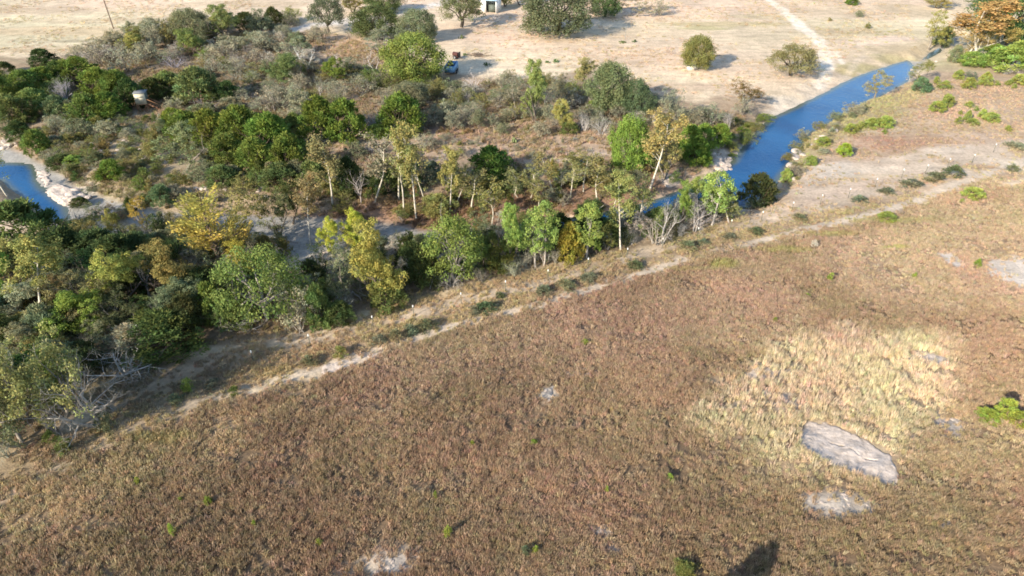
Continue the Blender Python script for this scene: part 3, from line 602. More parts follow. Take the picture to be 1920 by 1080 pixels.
def mk_bare(seed):
    r = np.random.default_rng(seed); H, Rr = 3.2, 2.2; w = Wood(seed)
    for j in range(9):
        a = r.uniform(0, 2 * np.pi); w.limb((r.normal(0, .2), r.normal(0, .2), -.1), (math.cos(a) * r.uniform(.2, 1), math.sin(a) * r.uniform(.2, 1), 1), r.uniform(1.5, 2.3), .065, 3, kids=(4, 4, 4), spread=.8, ratio=.62, wig=.2, rise=.02, end=.5)
    return [('branches', w.mesh('branches'))], H, Rr
def mk_dead(seed):
    r = np.random.default_rng(seed); H, Rr = 7.0, 3.0; w = Wood(seed)
    w.limb((0, 0, -.2), (r.normal(0, .15), r.normal(0, .15), 1), H * .72, .15, 3, nseg=5, kids=(7, 5, 4), spread=.75, ratio=.52, wig=.12, rise=.08, end=.3)
    w.limb((.05, 0, 1.0), (r.normal(0, .5), r.normal(0, .5), 1), H * .55, .09, 2, nseg=4, kids=(5, 6, 4), spread=.7, ratio=.55, rise=.08)
    return [('trunk', w.mesh())], H, Rr
def mk_sycamore(seed, leafy=1.0, H=11.0, Rr=2.7):
    r = np.random.default_rng(seed); lv = Leaves(seed); w = Wood(seed)
    w.limb((0, 0, -.2), (r.normal(0, .06), r.normal(0, .06), 1), H * .86, .115 if Rr < 2 else .15, 2, nseg=7, kids=(0, 12, 5), spread=.62, ratio=.26, wig=.05, rise=.05, end=.22, start=.45)
    T = [t for t in w.tips] + [(m, None) for m in w.mids]
    for p, _ in T:
        p = np.array(p)
        if p[2] < H * .3 or r.uniform() > .62 * leafy + .1: continue
        n = int(16 * leafy); lv.lobe(p + r.normal(0, .15, 3), r.uniform(.3, .6), n, .20, .16, fill=.7)
    for j in range(int(26 * leafy)):
        z = r.uniform(.42, 1); a = r.uniform(0, 2 * np.pi); rr = Rr * math.sin(math.pi * (z * .75 + .12)) * r.uniform(.3, 1)
        lv.lobe((math.cos(a) * rr, math.sin(a) * rr, z * H * .97), r.uniform(.3, .7), int(24 * leafy), .20, .16, fill=.6)
    return [('trunk', w.mesh()), ('crown', lv.mesh())], H, Rr
def mk_poplar(seed):
    r = np.random.default_rng(seed); H, Rr = 9.0, 2.3; lv = Leaves(seed); w = Wood(seed)
    w.limb((0, 0, -.2), (r.normal(0, .06), r.normal(0, .06), 1), H * .8, .19, 2, nseg=6, kids=(0, 9, 5), spread=.6, ratio=.32, wig=.06, rise=.08, end=.25, start=.3)
    w.limb((.1, .1, -.2), (r.normal(0, .18), r.normal(0, .18), 1), H * .45, .07, 1, kids=(4, 4), spread=.6)
    for j in range(64):
        z = r.uniform(.32, 1); a = r.uniform(0, 2 * np.pi); rr = Rr * math.sin(math.pi * ((z - .32) * 1.2 + .14)) ** .8 * np.sqrt(r.uniform(.1, 1))
        lv.lobe((math.cos(a) * rr, math.sin(a) * rr, z * H * .95), r.uniform(.42, .78), 66, .22, .15, fill=.25)
    return [('trunk', w.mesh()), ('crown', lv.mesh())], H, Rr
def mk_cypress(seed):
    r = np.random.default_rng(seed); H, Rr = 10.0, 5.4; lv = Leaves(seed); w = Wood(seed)
    w.limb((0, 0, -.2), (-.05, .05, 1), H * .92, .30, 0, nseg=7, wig=.04, end=.15)
    for j in range(46):
        t = r.uniform(.08, .98); a = r.uniform(0, 2 * np.pi); L = Rr * (1.05 - t * .75) * r.uniform(.75, 1.15); d = np.array([math.cos(a), math.sin(a), r.uniform(.35, .9)])
        p0 = np.array([0, 0, t * H * .88]); pts = w.limb(p0, d, L, .09 * (1.1 - t), 0, nseg=4, wig=.10, rise=-.02); tip = pts[-1]
        v, h = r.uniform(.25, .8), np.clip(.85 - t * .7 + r.normal(0, .15), 0, 1)
        n = int(85 * L / 3); q = r.uniform(.2, 1.05, n); ax = unit(tip - p0); side = unit(np.cross(ax, (0, 0, 1)))
        C = p0 + (tip - p0) * q[:, None] + side * (r.normal(0, .42, n) * (.35 + .65 * (1 - np.abs(q - .55))))[:, None] + np.array([0, 0, 1]) * (r.normal(-.05, .16, n))[:, None]
        lv.add(C, np.array([0, 0, 1.]) + r.normal(size=(n, 3)) * .5, .42, .13, v, h, D=ax + side * r.normal(0, .7, (n, 1)) + r.normal(size=(n, 3)) * .25)
    return [('trunk', w.mesh()), ('crown', lv.mesh())], H, Rr
def mk_bush(seed):
    r = np.random.default_rng(seed); H, Rr = 1.2, .75; lv = Leaves(seed); w = Wood(seed)
    for j in range(6): w.limb((0, 0, -.05), (r.normal(0, .5), r.normal(0, .5), 1), .8, .02, 0, nseg=2)
    for j in range(26):
        z = r.uniform(0, 1); a = r.uniform(0, 2 * np.pi); rr = Rr * (1 - z ** 1.9) ** .6 * np.sqrt(r.uniform(.1, 1)) * .85
        c = np.array([math.cos(a) * rr, math.sin(a) * rr, .12 + z * H * .82]); n = 34; d = unit(r.normal(size=(n, 3)) + np.array([0, 0, .6])); C = c + d * (r.uniform(.1, .28, n))[:, None]
        lv.add(C, d + r.normal(size=(n, 3)) * .5, .17, .06, r.uniform(.25, .75), r.uniform(0, 1), D=d + np.array([0, 0, .6]))
    return [('stems', w.mesh('stems')), ('foliage', lv.mesh('foliage'))], H, Rr
def mk_cactus(seed):
    r = np.random.default_rng(seed); V = []; F = []; n = 0; mb = MB(); k = 9
    for j in range(26):
        a = r.uniform(0, 2 * np.pi); q = r.uniform(0, .9); c = np.array([math.cos(a) * q, math.sin(a) * q, r.uniform(.08, .45) * (1.1 - q)]); yaw = r.uniform(0, np.pi); tl = r.normal(0, .35)
        u = np.array([math.cos(yaw), math.sin(yaw), 0]); nn = np.array([-math.sin(yaw) * math.cos(tl), math.cos(yaw) * math.cos(tl), math.sin(tl)]); v = np.cross(nn, u)
        t = np.arange(k) * 2 * np.pi / k; ring = c + u * (np.cos(t) * .14)[:, None] + v * (np.sin(t) * .18)[:, None]
        mb.add(np.concatenate([ring, [c + nn * .035, c - nn * .035]]), None, [(i, (i + 1) % k, k) for i in range(k)] + [((i + 1) % k, i, k + 1) for i in range(k)])
    return [('pads', mb.mesh('pads', BARK, True))], .6, 1.0
MAKERS = dict(juniper=(mk_juniper, 4), oak=(mk_oak, 3), broad=(mk_broad, 4), sparse=(lambda s: mk_broad(s, .5, .6, nl=105, z0=.18), 4), twiggy=(lambda s: mk_twiggy(s), 4), treeoak=(lambda s: mk_oak(s, -.25, 130), 2), snag=(lambda s: mk_twiggy(s + 5, False), 3), mesquite=(mk_mesquite, 4), thin=(lambda s: mk_mesquite(s, .6), 3),
              bare=(mk_bare, 3), dead=(mk_dead, 3), sycamore=(mk_sycamore, 4), slim=(lambda s: mk_sycamore(s, .45, 9.0, 1.5), 4), poplar=(mk_poplar, 3), cypress=(mk_cypress, 1), bush=(mk_bush, 4), cactus=(mk_cactus, 2))
PROTO = {k: [f(100 * i + 11 + len(k)) for i in range(n)] for k, (f, n) in MAKERS.items()}
NAMES = dict(juniper=('juniper_tree', 'juniper'), oak=('oak_tree', 'tree'), broad=('broadleaf_tree', 'tree'), sparse=('broadleaf_tree', 'tree'), twiggy=('twiggy_tree', 'tree'), treeoak=('oak_tree', 'tree'), snag=('dead_tree', 'dead tree'), mesquite=('leafy_shrub', 'shrub'), thin=('thin_shrub', 'shrub'), bare=('bare_shrub', 'shrub'),
             dead=('dead_tree', 'dead tree'), sycamore=('sycamore_tree', 'tree'), slim=('sycamore_tree', 'tree'), poplar=('cottonwood_tree', 'tree'), cypress=('cypress_tree', 'tree'), bush=('bush', 'bush'), cactus=('prickly_pear', 'cactus'))
LEAFC = dict(snag=(.36, .33, .30), twiggy=(.20, .19, .09), treeoak=(.135, .155, .085), juniper=(.115, .155, .030), oak=(.135, .155, .085), broad=(.17, .20, .06), sparse=(.20, .19, .09), mesquite=(.215, .205, .125), thin=(.24, .21, .14), bare=(.30, .27, .235), dead=(.52, .49, .45),
             sycamore=(.27, .27, .085), slim=(.28, .28, .09), poplar=(.155, .22, .06), cypress=(.32, .275, .06), bush=(.24, .30, .035), cactus=(.12, .17, .06))
BARKC = dict(snag=(.36, .33, .30), twiggy=(.30, .27, .23), treeoak=(.10, .085, .07), juniper=(.16, .12, .09), oak=(.10, .085, .07), broad=(.18, .15, .12), sparse=(.26, .23, .19), mesquite=(.26, .22, .18), thin=(.32, .285, .245), bare=(.30, .27, .235), dead=(.52, .49, .45),
             sycamore=(.62, .57, .47), slim=(.6, .55, .44), poplar=(.42, .38, .33), cypress=(.24, .18, .13), bush=(.18, .14, .08), cactus=(.12, .17, .06))
LOWC = {'juniper', 'mesquite', 'thin', 'bare', 'bush', 'cactus'}        # foliage down to the ground
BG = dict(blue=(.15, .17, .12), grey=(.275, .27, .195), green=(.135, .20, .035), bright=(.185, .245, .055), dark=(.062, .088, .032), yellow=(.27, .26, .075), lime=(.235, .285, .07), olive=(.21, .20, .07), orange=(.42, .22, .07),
          gold=(.42, .30, .05), brown=(.28, .20, .10), pale=(.50, .46, .42), ash=(.36, .33, .30), teal=(.115, .155, .08), rust=(.36, .21, .10), oakgreen=(.105, .14, .055), greygreen=(.175, .195, .115), mid=(.13, .165, .05))
PLACED = []                                                           # (X, Y, radius) of everything planted
_turn = {}
def plant(kind, x, yb, yt, w, label, tint=None, group=None, bark=None, lean=None, variant=None, world=None):
    if world is None:
        X, Y, Z = ground_at(x, yb); _, _, dep = project((X, Y, Z)); px = dep / FPX
        th = math.atan2(CAM_H - Z, math.hypot(X, Y)); r = w * px / 2; E = (yb - yt) * px
        if kind in LOWC:
            hv = math.sqrt(max((E / 2) ** 2 - (r * math.sin(th)) ** 2, (.30 * E) ** 2)) / math.cos(th)
            yc = (yb + yt) / 2 + hv * math.cos(th) / px
            X, Y, Z = ground_at(x, yc); h = 2 * hv
        else: h = max((E - .25 * r * math.sin(th)) / math.cos(th), r * .6)
    else: X, Y, h, r = world; Z = h_at(X, Y)
    P = PROTO[kind]; i = _turn.get(kind, 0) if variant is None else variant; _turn[kind] = i + 1
    parts, H0, R0 = P[i % len(P)]
    name, cat = NAMES[kind]; r *= 1.0 if kind in ('bush', 'cactus') else 1.16
    if kind not in LOWC: h *= 1.05
    o = empty(name, (X, Y, Z - .03)); o.rotation_euler = (*(lean or (random.gauss(0, .02), random.gauss(0, .02))), random.uniform(0, 6.28) if kind != 'cypress' else 0)
    o.scale = (r / R0, r / R0, h / H0)
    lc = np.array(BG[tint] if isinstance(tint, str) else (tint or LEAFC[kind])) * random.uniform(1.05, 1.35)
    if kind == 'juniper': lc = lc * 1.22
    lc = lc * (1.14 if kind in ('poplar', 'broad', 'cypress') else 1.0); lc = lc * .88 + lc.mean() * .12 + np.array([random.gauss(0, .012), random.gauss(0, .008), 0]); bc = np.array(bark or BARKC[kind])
    for pn, m in parts:
        c = obj(pn, m, o); col = lc if pn in ('crown', 'foliage', 'pads', 'branches') or kind in ('dead', 'snag') else bc
        c.color = (*np.clip(col, 0, 1), 1)
    tag(o, label, cat, group); PLACED.append((X, Y, r)); return o

# ------------------------------------------------------------------ the plants one can tell apart: kind, x, bottom y, top y, width (photo pixels), label, tint
P_ = plant
# far edge of the pasture
P_('juniper', 83, 124, 92, 44, 'round dark juniper alone at the left pasture edge beside the dirt track', 'dark')
P_('juniper', 8, 138, 116, 34, 'small dark juniper cut by the left picture edge beside the dirt track', 'dark')
P_('treeoak', 618, 62, -6, 66, 'tall grey-green oak at the top edge left of the white road')
P_('broad', 662, 24, -14, 42, 'yellowish tree at the top edge between two oaks left of the white road', 'olive')
P_('oak', 720, 24, -18, 66, 'green oak at the top edge just left of the white road end', 'oakgreen')
P_('oak', 706, 70, 13, 92, 'broad dark green oak in front of the white road', 'oakgreen')
P_('oak', 786, 78, 19, 74, 'soft grey-green oak below the white road, right of the dark oak', 'greygreen')
P_('oak', 778, 154, 64, 106, 'large yellow-green tree shading the blue trailer', (.22, .25, .055))
P_('sparse', 712, 99, 56, 56, 'thin grey-green tree with pale trunk at the bare clearing', 'grey', bark=(.5, .46, .4))
P_('dead', 705, 138, 90, 46, 'white forked dead tree left of the large yellow-green tree', 'pale')
P_('dead', 580, 129, 82, 36, 'white fan-shaped dead tree at the left end of the bare clearing', (.62, .6, .56))
P_('dead', 632, 120, 97, 32, 'small white dead snag in front of the bare clearing', 'pale')
P_('dead', 603, 187, 154, 18, 'thin white dead snag behind the paired junipers', 'pale')
P_('broad', 628, 154, 112, 42, 'round green tree below the small white snag', 'green')
P_('treeoak', 866, 51, -14, 86, 'oak with dark trunk and ragged crown left of the white shed', (.125, .145, .07), variant=1)
P_('broad', 945, 12, -26, 36, 'tan-green tree at the top edge right of the white shed', 'olive')
P_('broad', 975, 10, -28, 42, 'greyish tree at the top edge between shed and great oak', 'greygreen')
P_('oak', 1042, 64, -22, 128, 'great grey-green oak standing alone in the pasture by the shed', (.115, .150, .085))
P_('oak', 1132, 32, -24, 56, 'dark oak at the top edge right of the great oak', 'oakgreen')
P_('sparse', 1190, 30, -20, 62, 'grey thin tree at the top edge of the pasture', 'grey')
P_('thin', 1236, 30, -2, 30, 'bare grey shrub at the right end of the top tree line', 'grey')
P_('oak', 1305, 130, 68, 62, 'lone olive-green tree with a pale block at its foot', (.22, .23, .075))
P_('treeoak', 1482, 142, 83, 84, 'lone spreading olive tree beside the cattle paths', (.20, .19, .085))
P_('sparse', 1394, 200, 154, 60, 'brown-olive tree above the sand bank left of the pool', (.20, .18, .07))
P_('juniper', 1595, 9, -4, 22, 'green juniper cut by the top edge above the cattle paths', 'green')
P_('mesquite', 1611, 32, 18, 16, 'small grey-green shrub below the top edge juniper', 'greygreen')
P_('bush', 1555, 39, 33, 10, 'tiny olive tuft on the upper right pasture', 'olive')
P_('bush', 1626, 54, 43, 12, 'olive tuft between cattle paths and creek head', 'olive')
P_('broad', 1757, 16, -14, 46, 'olive tree at the top edge above the orange sycamore', 'olive')
P_('sparse', 1742, 94, 27, 48, 'tall yellow-olive tree left of the orange sycamore', 'yellow')
P_('juniper', 1766, 87, 52, 30, 'dark juniper between the yellow-olive tree and orange sycamore', 'teal')
P_('oak', 1888, 78, -22, 130, 'big deep green oak in the top right corner', (.085, .16, .055))
P_('broad', 1838, 20, -20, 50, 'green tree at the top edge behind the orange sycamore', 'teal')
P_('sycamore', 1832, 108, 14, 122, 'wide sycamore in orange autumn leaf with white limbs', (.36, .25, .095), variant=0)
P_('sparse', 1812, 104, 40, 70, 'rusty orange tree crowding the left of the wide sycamore', (.33, .23, .10), bark=(.62, .57, .47))
P_('sparse', 1862, 104, 36, 66, 'golden orange tree crowding the right of the wide sycamore', (.33, .27, .085), bark=(.62, .57, .47))
P_('broad', 1884, 84, 42, 38, 'yellow tree between orange sycamore and corner oak', 'yellow')
P_('juniper', 1788, 116, 86, 24, 'grey-green juniper at the left foot of the orange sycamore', 'greygreen')
P_('juniper', 1820, 124, 97, 46, 'yellow-green spreading juniper below the orange sycamore', 'bright')
P_('juniper', 1862, 116, 84, 44, 'mid green juniper below the right of the orange sycamore', 'green')
P_('juniper', 1898, 134, 80, 76, 'large bright green juniper at the right edge below the corner oak', 'bright')
P_('bare', 1884, 140, 118, 36, 'leafless ash-grey shrub below the large right edge juniper', 'ash')
P_('bare', 1914, 142, 116, 34, 'leafless ash-grey shrub at the right picture edge', 'ash')
P_('sparse', 1722, 157, 115, 38, 'thin olive tree at the right end of the pool', 'olive')
P_('bare', 1706, 154, 124, 24, 'grey leafless shrub at the far end of the pool', 'ash')
P_('sparse', 1637, 186, 136, 50, 'yellowish tree standing at the near edge of the pool', (.29, .27, .11))
P_('juniper', 1724, 171, 145, 30, 'round blue-green juniper beside the far end of the pool', (.115, .17, .095))
SAP = 'saplings on the right hillside'
for x, yb, yt, w, lab in ((1753, 158, 144, 18, 'lime juniper sapling next right of the blue-green juniper'), (1770, 168, 152, 30, 'long lime juniper clump second right of the blue-green juniper'), (1796, 148, 131, 17, 'upright lime sapling highest above the long lime clump'),
    (1815, 167, 145, 21, 'tall lime sapling in front of the grey-blue shrub'), (1845, 160, 136, 20, 'tall lime sapling right of the grey-blue shrub'), (1868, 161, 151, 14, 'low lime sapling between the tall lime one and the right edge trio'), (1890, 160, 150, 16, 'small left one of the lime sapling trio at the right edge'),
    (1909, 159, 139, 24, 'biggest of the lime sapling trio at the right edge'), (1900, 167, 157, 12, 'lowest of the lime sapling trio at the right edge'), (1756, 210, 189, 24, 'front half of the paired lime saplings on mid hillside'), (1773, 200, 176, 20, 'rear half of the paired lime saplings on mid hillside'),
    (1816, 202, 190, 19, 'low lime sapling right of the mid hillside pair'), (1830, 208, 199, 11, 'tiny lime sapling below the low one right of the pair'), (1800, 215, 206, 10, 'tiny lime sapling above the pale soil patch'), (1795, 234, 219, 16, 'round lime sapling leftmost of the group on pale soil'),
    (1812, 226, 207, 11, 'narrow lime sapling inside the group on pale soil'), (1822, 235, 221, 27, 'broad low lime sapling in front of the group on pale soil'), (1840, 221, 204, 15, 'slanting lime sapling at the back of the group on pale soil'), (1856, 228, 210, 25, 'rightmost wide lime sapling of the group on pale soil'),
    (1593, 249, 231, 22, 'leftmost lime sapling of the row above the rocky bank'), (1611, 243, 227, 18, 'second lime sapling of the row above the rocky bank'), (1632, 240, 221, 25, 'third lime sapling of the row above the rocky bank'), (1658, 239, 217, 30, 'rightmost and largest lime sapling of the row above the rocky bank'),
    (1657, 251, 241, 12, 'tiny lime sapling just below the row above the rocky bank'), (1543, 273, 255, 24, 'lime sapling on the rocky bank edge'), (1519, 311, 291, 20, 'lime sapling low on the rocky bank'), (1472, 342, 316, 20, 'lime sapling at the foot of the rocky bank by the track'),
    (1888, 247, 235, 18, 'pale yellow-green sapling near the right edge above the track'), (1822, 372, 349, 34, 'bright lime bush on the field edge right of the track'), (1803, 380, 372, 12, 'small green tuft beside the bright lime field edge bush'), (1662, 415, 395, 28, 'lime bush with dark gap on the lower wheel track')):
    P_('bush' if yb - yt < 17 else 'juniper', x, yb, yt, w, lab, 'lime', SAP)
P_('juniper', 1583, 293, 268, 25, 'solitary round lime-green juniper above the rocky bank', (.23, .31, .03))
P_('mesquite', 1818, 149, 133, 26, 'grey-blue shrub among lime saplings at the right', 'blue')
# right bank shrubs
for x, yb, yt, w, t, lab in ((1602, 217, 190, 38, 'grey', 'grey shrub overhanging the pool right of the yellowish tree'), (1568, 228, 208, 34, 'greygreen', 'low grey-green shrub on the bank brink mid pool'), (1536, 244, 226, 26, 'olive', 'olive shrub on the bank brink above the white ledge'),
    (1502, 262, 240, 30, 'grey', 'grey shrub at the top of the white rock ledge'), (1490, 282, 262, 24, 'greygreen', 'grey-green shrub growing in the white rock ledge'), (1474, 305, 284, 24, 'olive', 'olive shrub at the foot of the white rock ledge'), (1492, 330, 306, 34, 'grey', 'wide grey shrub below the white rock ledge'), (1545, 290, 276, 26, 'grey', 'pale grey shrub on the slope above the rock ledge')):
    P_('mesquite', x, yb, yt, w, lab, t)
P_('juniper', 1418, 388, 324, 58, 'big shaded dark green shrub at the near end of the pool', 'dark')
P_('mesquite', 1412, 392, 366, 34, 'grey-green bush at the trackside below the shaded pool shrub', 'greygreen')
P_('mesquite', 1440, 372, 350, 28, 'small grey-green bush on the slope right of the shaded pool shrub', 'greygreen')
# left bank of the pool
for x, yb, yt, w, t, lab in ((1436, 228, 210, 34, 'green', 'low green growth at the sand bank corner of the pool'), (1414, 246, 226, 32, 'olive', 'yellowish low shrub on the left pool bank'), (1397, 268, 242, 28, 'mid', 'dark green low shrub on the left pool bank'), (1371, 286, 264, 26, 'yellow', 'yellow-green shrub beside the pale boulders by the pool'), (1394, 271, 257, 14, 'bright', 'tiny bright green shrub at the water line left of the pool')):
    P_('mesquite', x, yb, yt, w, lab, t)
P_('oak', 1176, 322, 220, 74, 'tall bright green tree left of the yellowing sycamore by the creek', (.17, .27, .045))
P_('sycamore', 1218, 354, 226, 78, 'tall yellowing sycamore with leaning pale trunk by the creek bend', (.33, .27, .10))
P_('sparse', 1246, 338, 250, 54, 'thin yellow-brown tree right of the yellowing sycamore', (.30, .25, .10))
for x, yb, yt, w, lab in ((1290, 294, 234, 46, 'leftmost green tree of the thicket left of the pool'), (1316, 280, 233, 40, 'middle green tree of the thicket left of the pool'), (1346, 276, 232, 38, 'rightmost green tree of the thicket left of the pool'), (1302, 306, 256, 46, 'front green tree of the thicket left of the pool'), (1320, 308, 280, 28, 'smallest green shrub at the front of the thicket left of the pool')):
    P_('juniper', x, yb, yt, w, lab, (.155, .225, .035))
P_('juniper', 1243, 250, 221, 24, 'small dark shrub behind the yellowing sycamore', 'teal')
for x, yb, yt, w, k, lab in ((1270, 240, 198, 38, 'thin', 'grey brush shrub behind the thicket, leftmost'), (1300, 240, 196, 42, 'mesquite', 'olive-grey brush shrub behind the thicket, second from left'), (1332, 236, 190, 46, 'thin', 'pale grey brush shrub behind the thicket, third from left'), (1366, 242, 194, 42, 'bare', 'leafless white-grey shrub behind the thicket by the pool path'), (1392, 217, 180, 32, 'thin', 'grey shrub at the foot of the brown-olive tree')):
    P_(k, x, yb, yt, w, lab, 'grey' if k != 'bare' else 'ash')
# row of trees along the track, right to left
P_('poplar', 1334, 424, 322, 56, 'cottonwood with forked white trunk nearest the pool', (.19, .26, .065), bark=(.58, .53, .47))
P_('snag', 1303, 434, 344, 60, 'silvery half-dead cottonwood second from the pool', 'ash')
P_('broad', 1303, 390, 334, 46, 'yellow-green crown of the tree behind the silvery half-dead cottonwood', (.22, .27, .06))
P_('sparse', 1366, 418, 362, 40, 'thin tree with leaning stems at the track, nearest the pool', (.19, .22, .09), bark=(.5, .45, .4))
P_('broad', 1277, 428, 348, 36, 'narrow ivy-green tree left of the silvery cottonwood', (.15, .25, .05))
P_('juniper', 1262, 424, 390, 32, 'dark green bush left of the narrow ivy-green tree', 'green')
P_('bare', 1228, 460, 384, 60, 'dense drooping grey leafless tree beside the track', (.33, .28, .24))
P_('snag', 1240, 458, 362, 48, 'leaning grey dead trunk among the drooping leafless tree', 'ash')
P_('sycamore', 1164, 470, 332, 66, 'tall pale forked sycamore in the row by the track', (.24, .26, .09))
P_('slim', 1190, 440, 335, 36, 'slender pale sycamore behind the forked one by the creek', (.24, .25, .10))
P_('sparse', 1138, 468, 424, 30, 'small thin yellowish tree left of the forked sycamore', 'olive')
P_('poplar', 1100, 484, 386, 50, 'single straight cottonwood with bright crown in the track row', (.185, .27, .06))
P_('broad', 1119, 476, 436, 16, 'narrow small green tree at the right of the straight cottonwood', 'green')
P_('juniper', 1064, 491, 420, 44, 'yellow-flecked olive juniper left of the straight cottonwood', (.24, .20, .03))
P_('poplar', 1020, 498, 386, 46, 'right one of the twin bright green cottonwoods', (.185, .27, .065))
P_('poplar', 1004, 502, 390, 50, 'left one of the twin bright green cottonwoods', (.18, .265, .065))
P_('broad', 962, 506, 394, 50, 'green tree leaning on the left of the twin cottonwoods', (.165, .24, .055))
P_('juniper', 944, 505, 446, 54, 'olive low tree under the green tree by the twin cottonwoods', (.15, .16, .04))
P_('bare', 1042, 496, 452, 34, 'grey bare shrub right of the twin cottonwood trunks', 'grey')
P_('bare', 966, 522, 474, 56, 'tangle of grey bare stems left of the twin cottonwoods', 'grey')
P_('juniper', 1110, 398, 373, 44, 'dark juniper across the creek behind the straight cottonwood', 'dark')
P_('treeoak', 852, 530, 408, 116, 'big rounded bright green tree in the middle of the track row', (.15, .24, .055), variant=1, bark=(.34, .31, .27))
P_('broad', 905, 500, 446, 26, 'small bright green tree right of the big rounded tree', (.14, .21, .05))
P_('bare', 846, 540, 480, 60, 'grey bare stems under the big rounded green tree', (.31, .28, .24))
P_('bare', 905, 535, 495, 50, 'dark bare stems right under the big rounded green tree', (.22, .19, .16))
P_('dead', 806, 541, 498, 22, 'short grey snag at the track left of the big rounded tree', 'ash')
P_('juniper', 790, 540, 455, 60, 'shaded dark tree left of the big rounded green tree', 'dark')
P_('broad', 714, 572, 438, 92, 'yellow-olive tree with pale curved limb beside the track', (.28, .26, .06))
P_('juniper', 725, 580, 515, 60, 'green juniper under the yellow-olive tree', 'mid')
P_('sparse', 650, 575, 468, 70, 'grey-green stemmy tree left of the yellow-olive tree', 'greygreen')
P_('bare', 645, 590, 530, 70, 'tangle of grey fallen branches left of the yellow-olive tree', (.36, .33, .30))
P_('broad', 624, 478, 410, 38, 'left small lime-yellow tree at the white creek bed', (.33, .36, .045))
P_('broad', 664, 470, 396, 44, 'tallest lime-yellow tree at the white creek bed', (.33, .36, .045))
P_('broad', 692, 452, 414, 34, 'right small green-yellow tree at the white creek bed', (.22, .27, .05))
P_('juniper', 688, 506, 456, 56, 'dark juniper added as shade between lime trees and yellow-olive tree', 'dark')  # juniper added here as a dark filler for the shade
P_('juniper', 775, 508, 452, 56, 'dark juniper added as shade below the white gravel bank', 'dark')  # another juniper added to supply the dark shade by the bank
P_('juniper', 760, 480, 440, 40, 'dark shrub in the shade behind the yellow-olive tree', 'dark')
P_('treeoak', 500, 600, 462, 146, 'widest bright green oak-like tree in the track row', (.16, .24, .06), variant=0, bark=(.34, .31, .27))
P_('juniper', 452, 610, 560, 60, 'green juniper at the left foot of the widest row tree', 'mid')
P_('sparse', 540, 590, 500, 60, 'thin grey-green tree at the right side of the widest row tree', 'greygreen')
P_('broad', 470, 530, 455, 60, 'yellow-tipped top of a green tree behind the widest one', (.27, .28, .04))
P_('juniper', 404, 604, 526, 46, 'rounded green juniper left of the widest green tree', (.11, .18, .04))
P_('bare', 462, 624, 580, 66, 'drooping grey bare shrub in front of the widest green tree', 'ash')
P_('thin', 566, 626, 534, 66, 'grey tree with crossed stems at the track', 'grey')
P_('juniper', 602, 614, 534, 44, 'green juniper at the track right of the crossed stems', 'mid')
P_('juniper', 640, 610, 560, 50, 'dark juniper beside the fallen branches', 'dark')
# creek side trees, centre left
P_('cypress', 418, 504, 348, 170, 'golden bald cypress leaning over the creek')
P_('sparse', 478, 450, 346, 88, 'brown-olive thin tree right of the golden cypress', (.22, .20, .08))
P_('sparse', 528, 446, 366, 64, 'dull green thin tree second right of the golden cypress', (.16, .17, .08))
P_('sycamore', 582, 458, 340, 60, 'pinkish thin sycamore with white foot in the creek bed', (.33, .24, .12))
P_('broad', 548, 420, 352, 50, 'shaded green tree behind the dull thin tree', 'dark')
SY = 'white trunked sycamores on the far creek bank'
for x, yb, yt, w, k, t, lab in ((624, 384, 270, 66, 'sycamore', (0.246, 0.208, 0.095), 'leftmost tall sycamore on the far bank with spreading limbs'), (642, 362, 312, 30, 'dead', 'pale', 'short forked white snag beside the leftmost tall sycamore'), (677, 380, 312, 44, 'dead', 'ash', 'grey bare sycamore with drooping limbs in shade'), (703, 378, 256, 58, 'slim', (0.246, 0.216, 0.152), 'straight white sycamore with bare grey top'),
    (748, 376, 262, 44, 'slim', (0.238, 0.216, 0.085), 'left of the two close white sycamores'), (757, 398, 268, 40, 'slim', (0.246, 0.232, 0.085), 'right of the two close white sycamores'), (781, 412, 250, 60, 'sycamore', (0.262, 0.248, 0.085), 'tallest yellow-leaved sycamore on the far bank'), (797, 376, 286, 36, 'slim', (0.221, 0.192, 0.133), 'grey bare-topped sycamore right of the tallest one'),
    (843, 398, 282, 50, 'sycamore', (0.279, 0.256, 0.085), 'yellow sycamore left of the round dark juniper'), (856, 380, 310, 34, 'slim', (0.246, 0.232, 0.095), 'leaning thin sycamore in front of the round dark juniper'), (884, 392, 330, 44, 'slim', (0.246, 0.232, 0.095), 'slanting pale sycamore below the round dark juniper'), (922, 424, 342, 46, 'slim', (0.254, 0.248, 0.076), 'young yellow sycamore above the green tree row'),
    (960, 378, 318, 36, 'slim', (0.230, 0.224, 0.085), 'young sycamore first right of the round dark juniper'), (995, 372, 310, 34, 'slim', (0.238, 0.216, 0.085), 'young sycamore second right of the round dark juniper'), (1036, 364, 298, 40, 'slim', (0.246, 0.232, 0.085), 'young sycamore with clear white trunk midway along the far bank'), (1068, 372, 306, 36, 'slim', (0.254, 0.240, 0.095), 'young sycamore right of the clear white trunk'),
    (1094, 360, 292, 40, 'slim', (0.254, 0.232, 0.095), 'pale young sycamore left of the tall bright green tree'), (1120, 384, 312, 48, 'slim', (0.262, 0.248, 0.095), 'yellow young sycamore in front of the tall bright green tree'), (1150, 390, 318, 44, 'slim', (0.262, 0.240, 0.095), 'yellow sycamore just above the forked row sycamore'), (1012, 396, 340, 38, 'slim', (0.230, 0.216, 0.085), 'thin sycamore on the brown leafy slope')):
    P_(k, x, yb, yt, w, lab, t, SY)
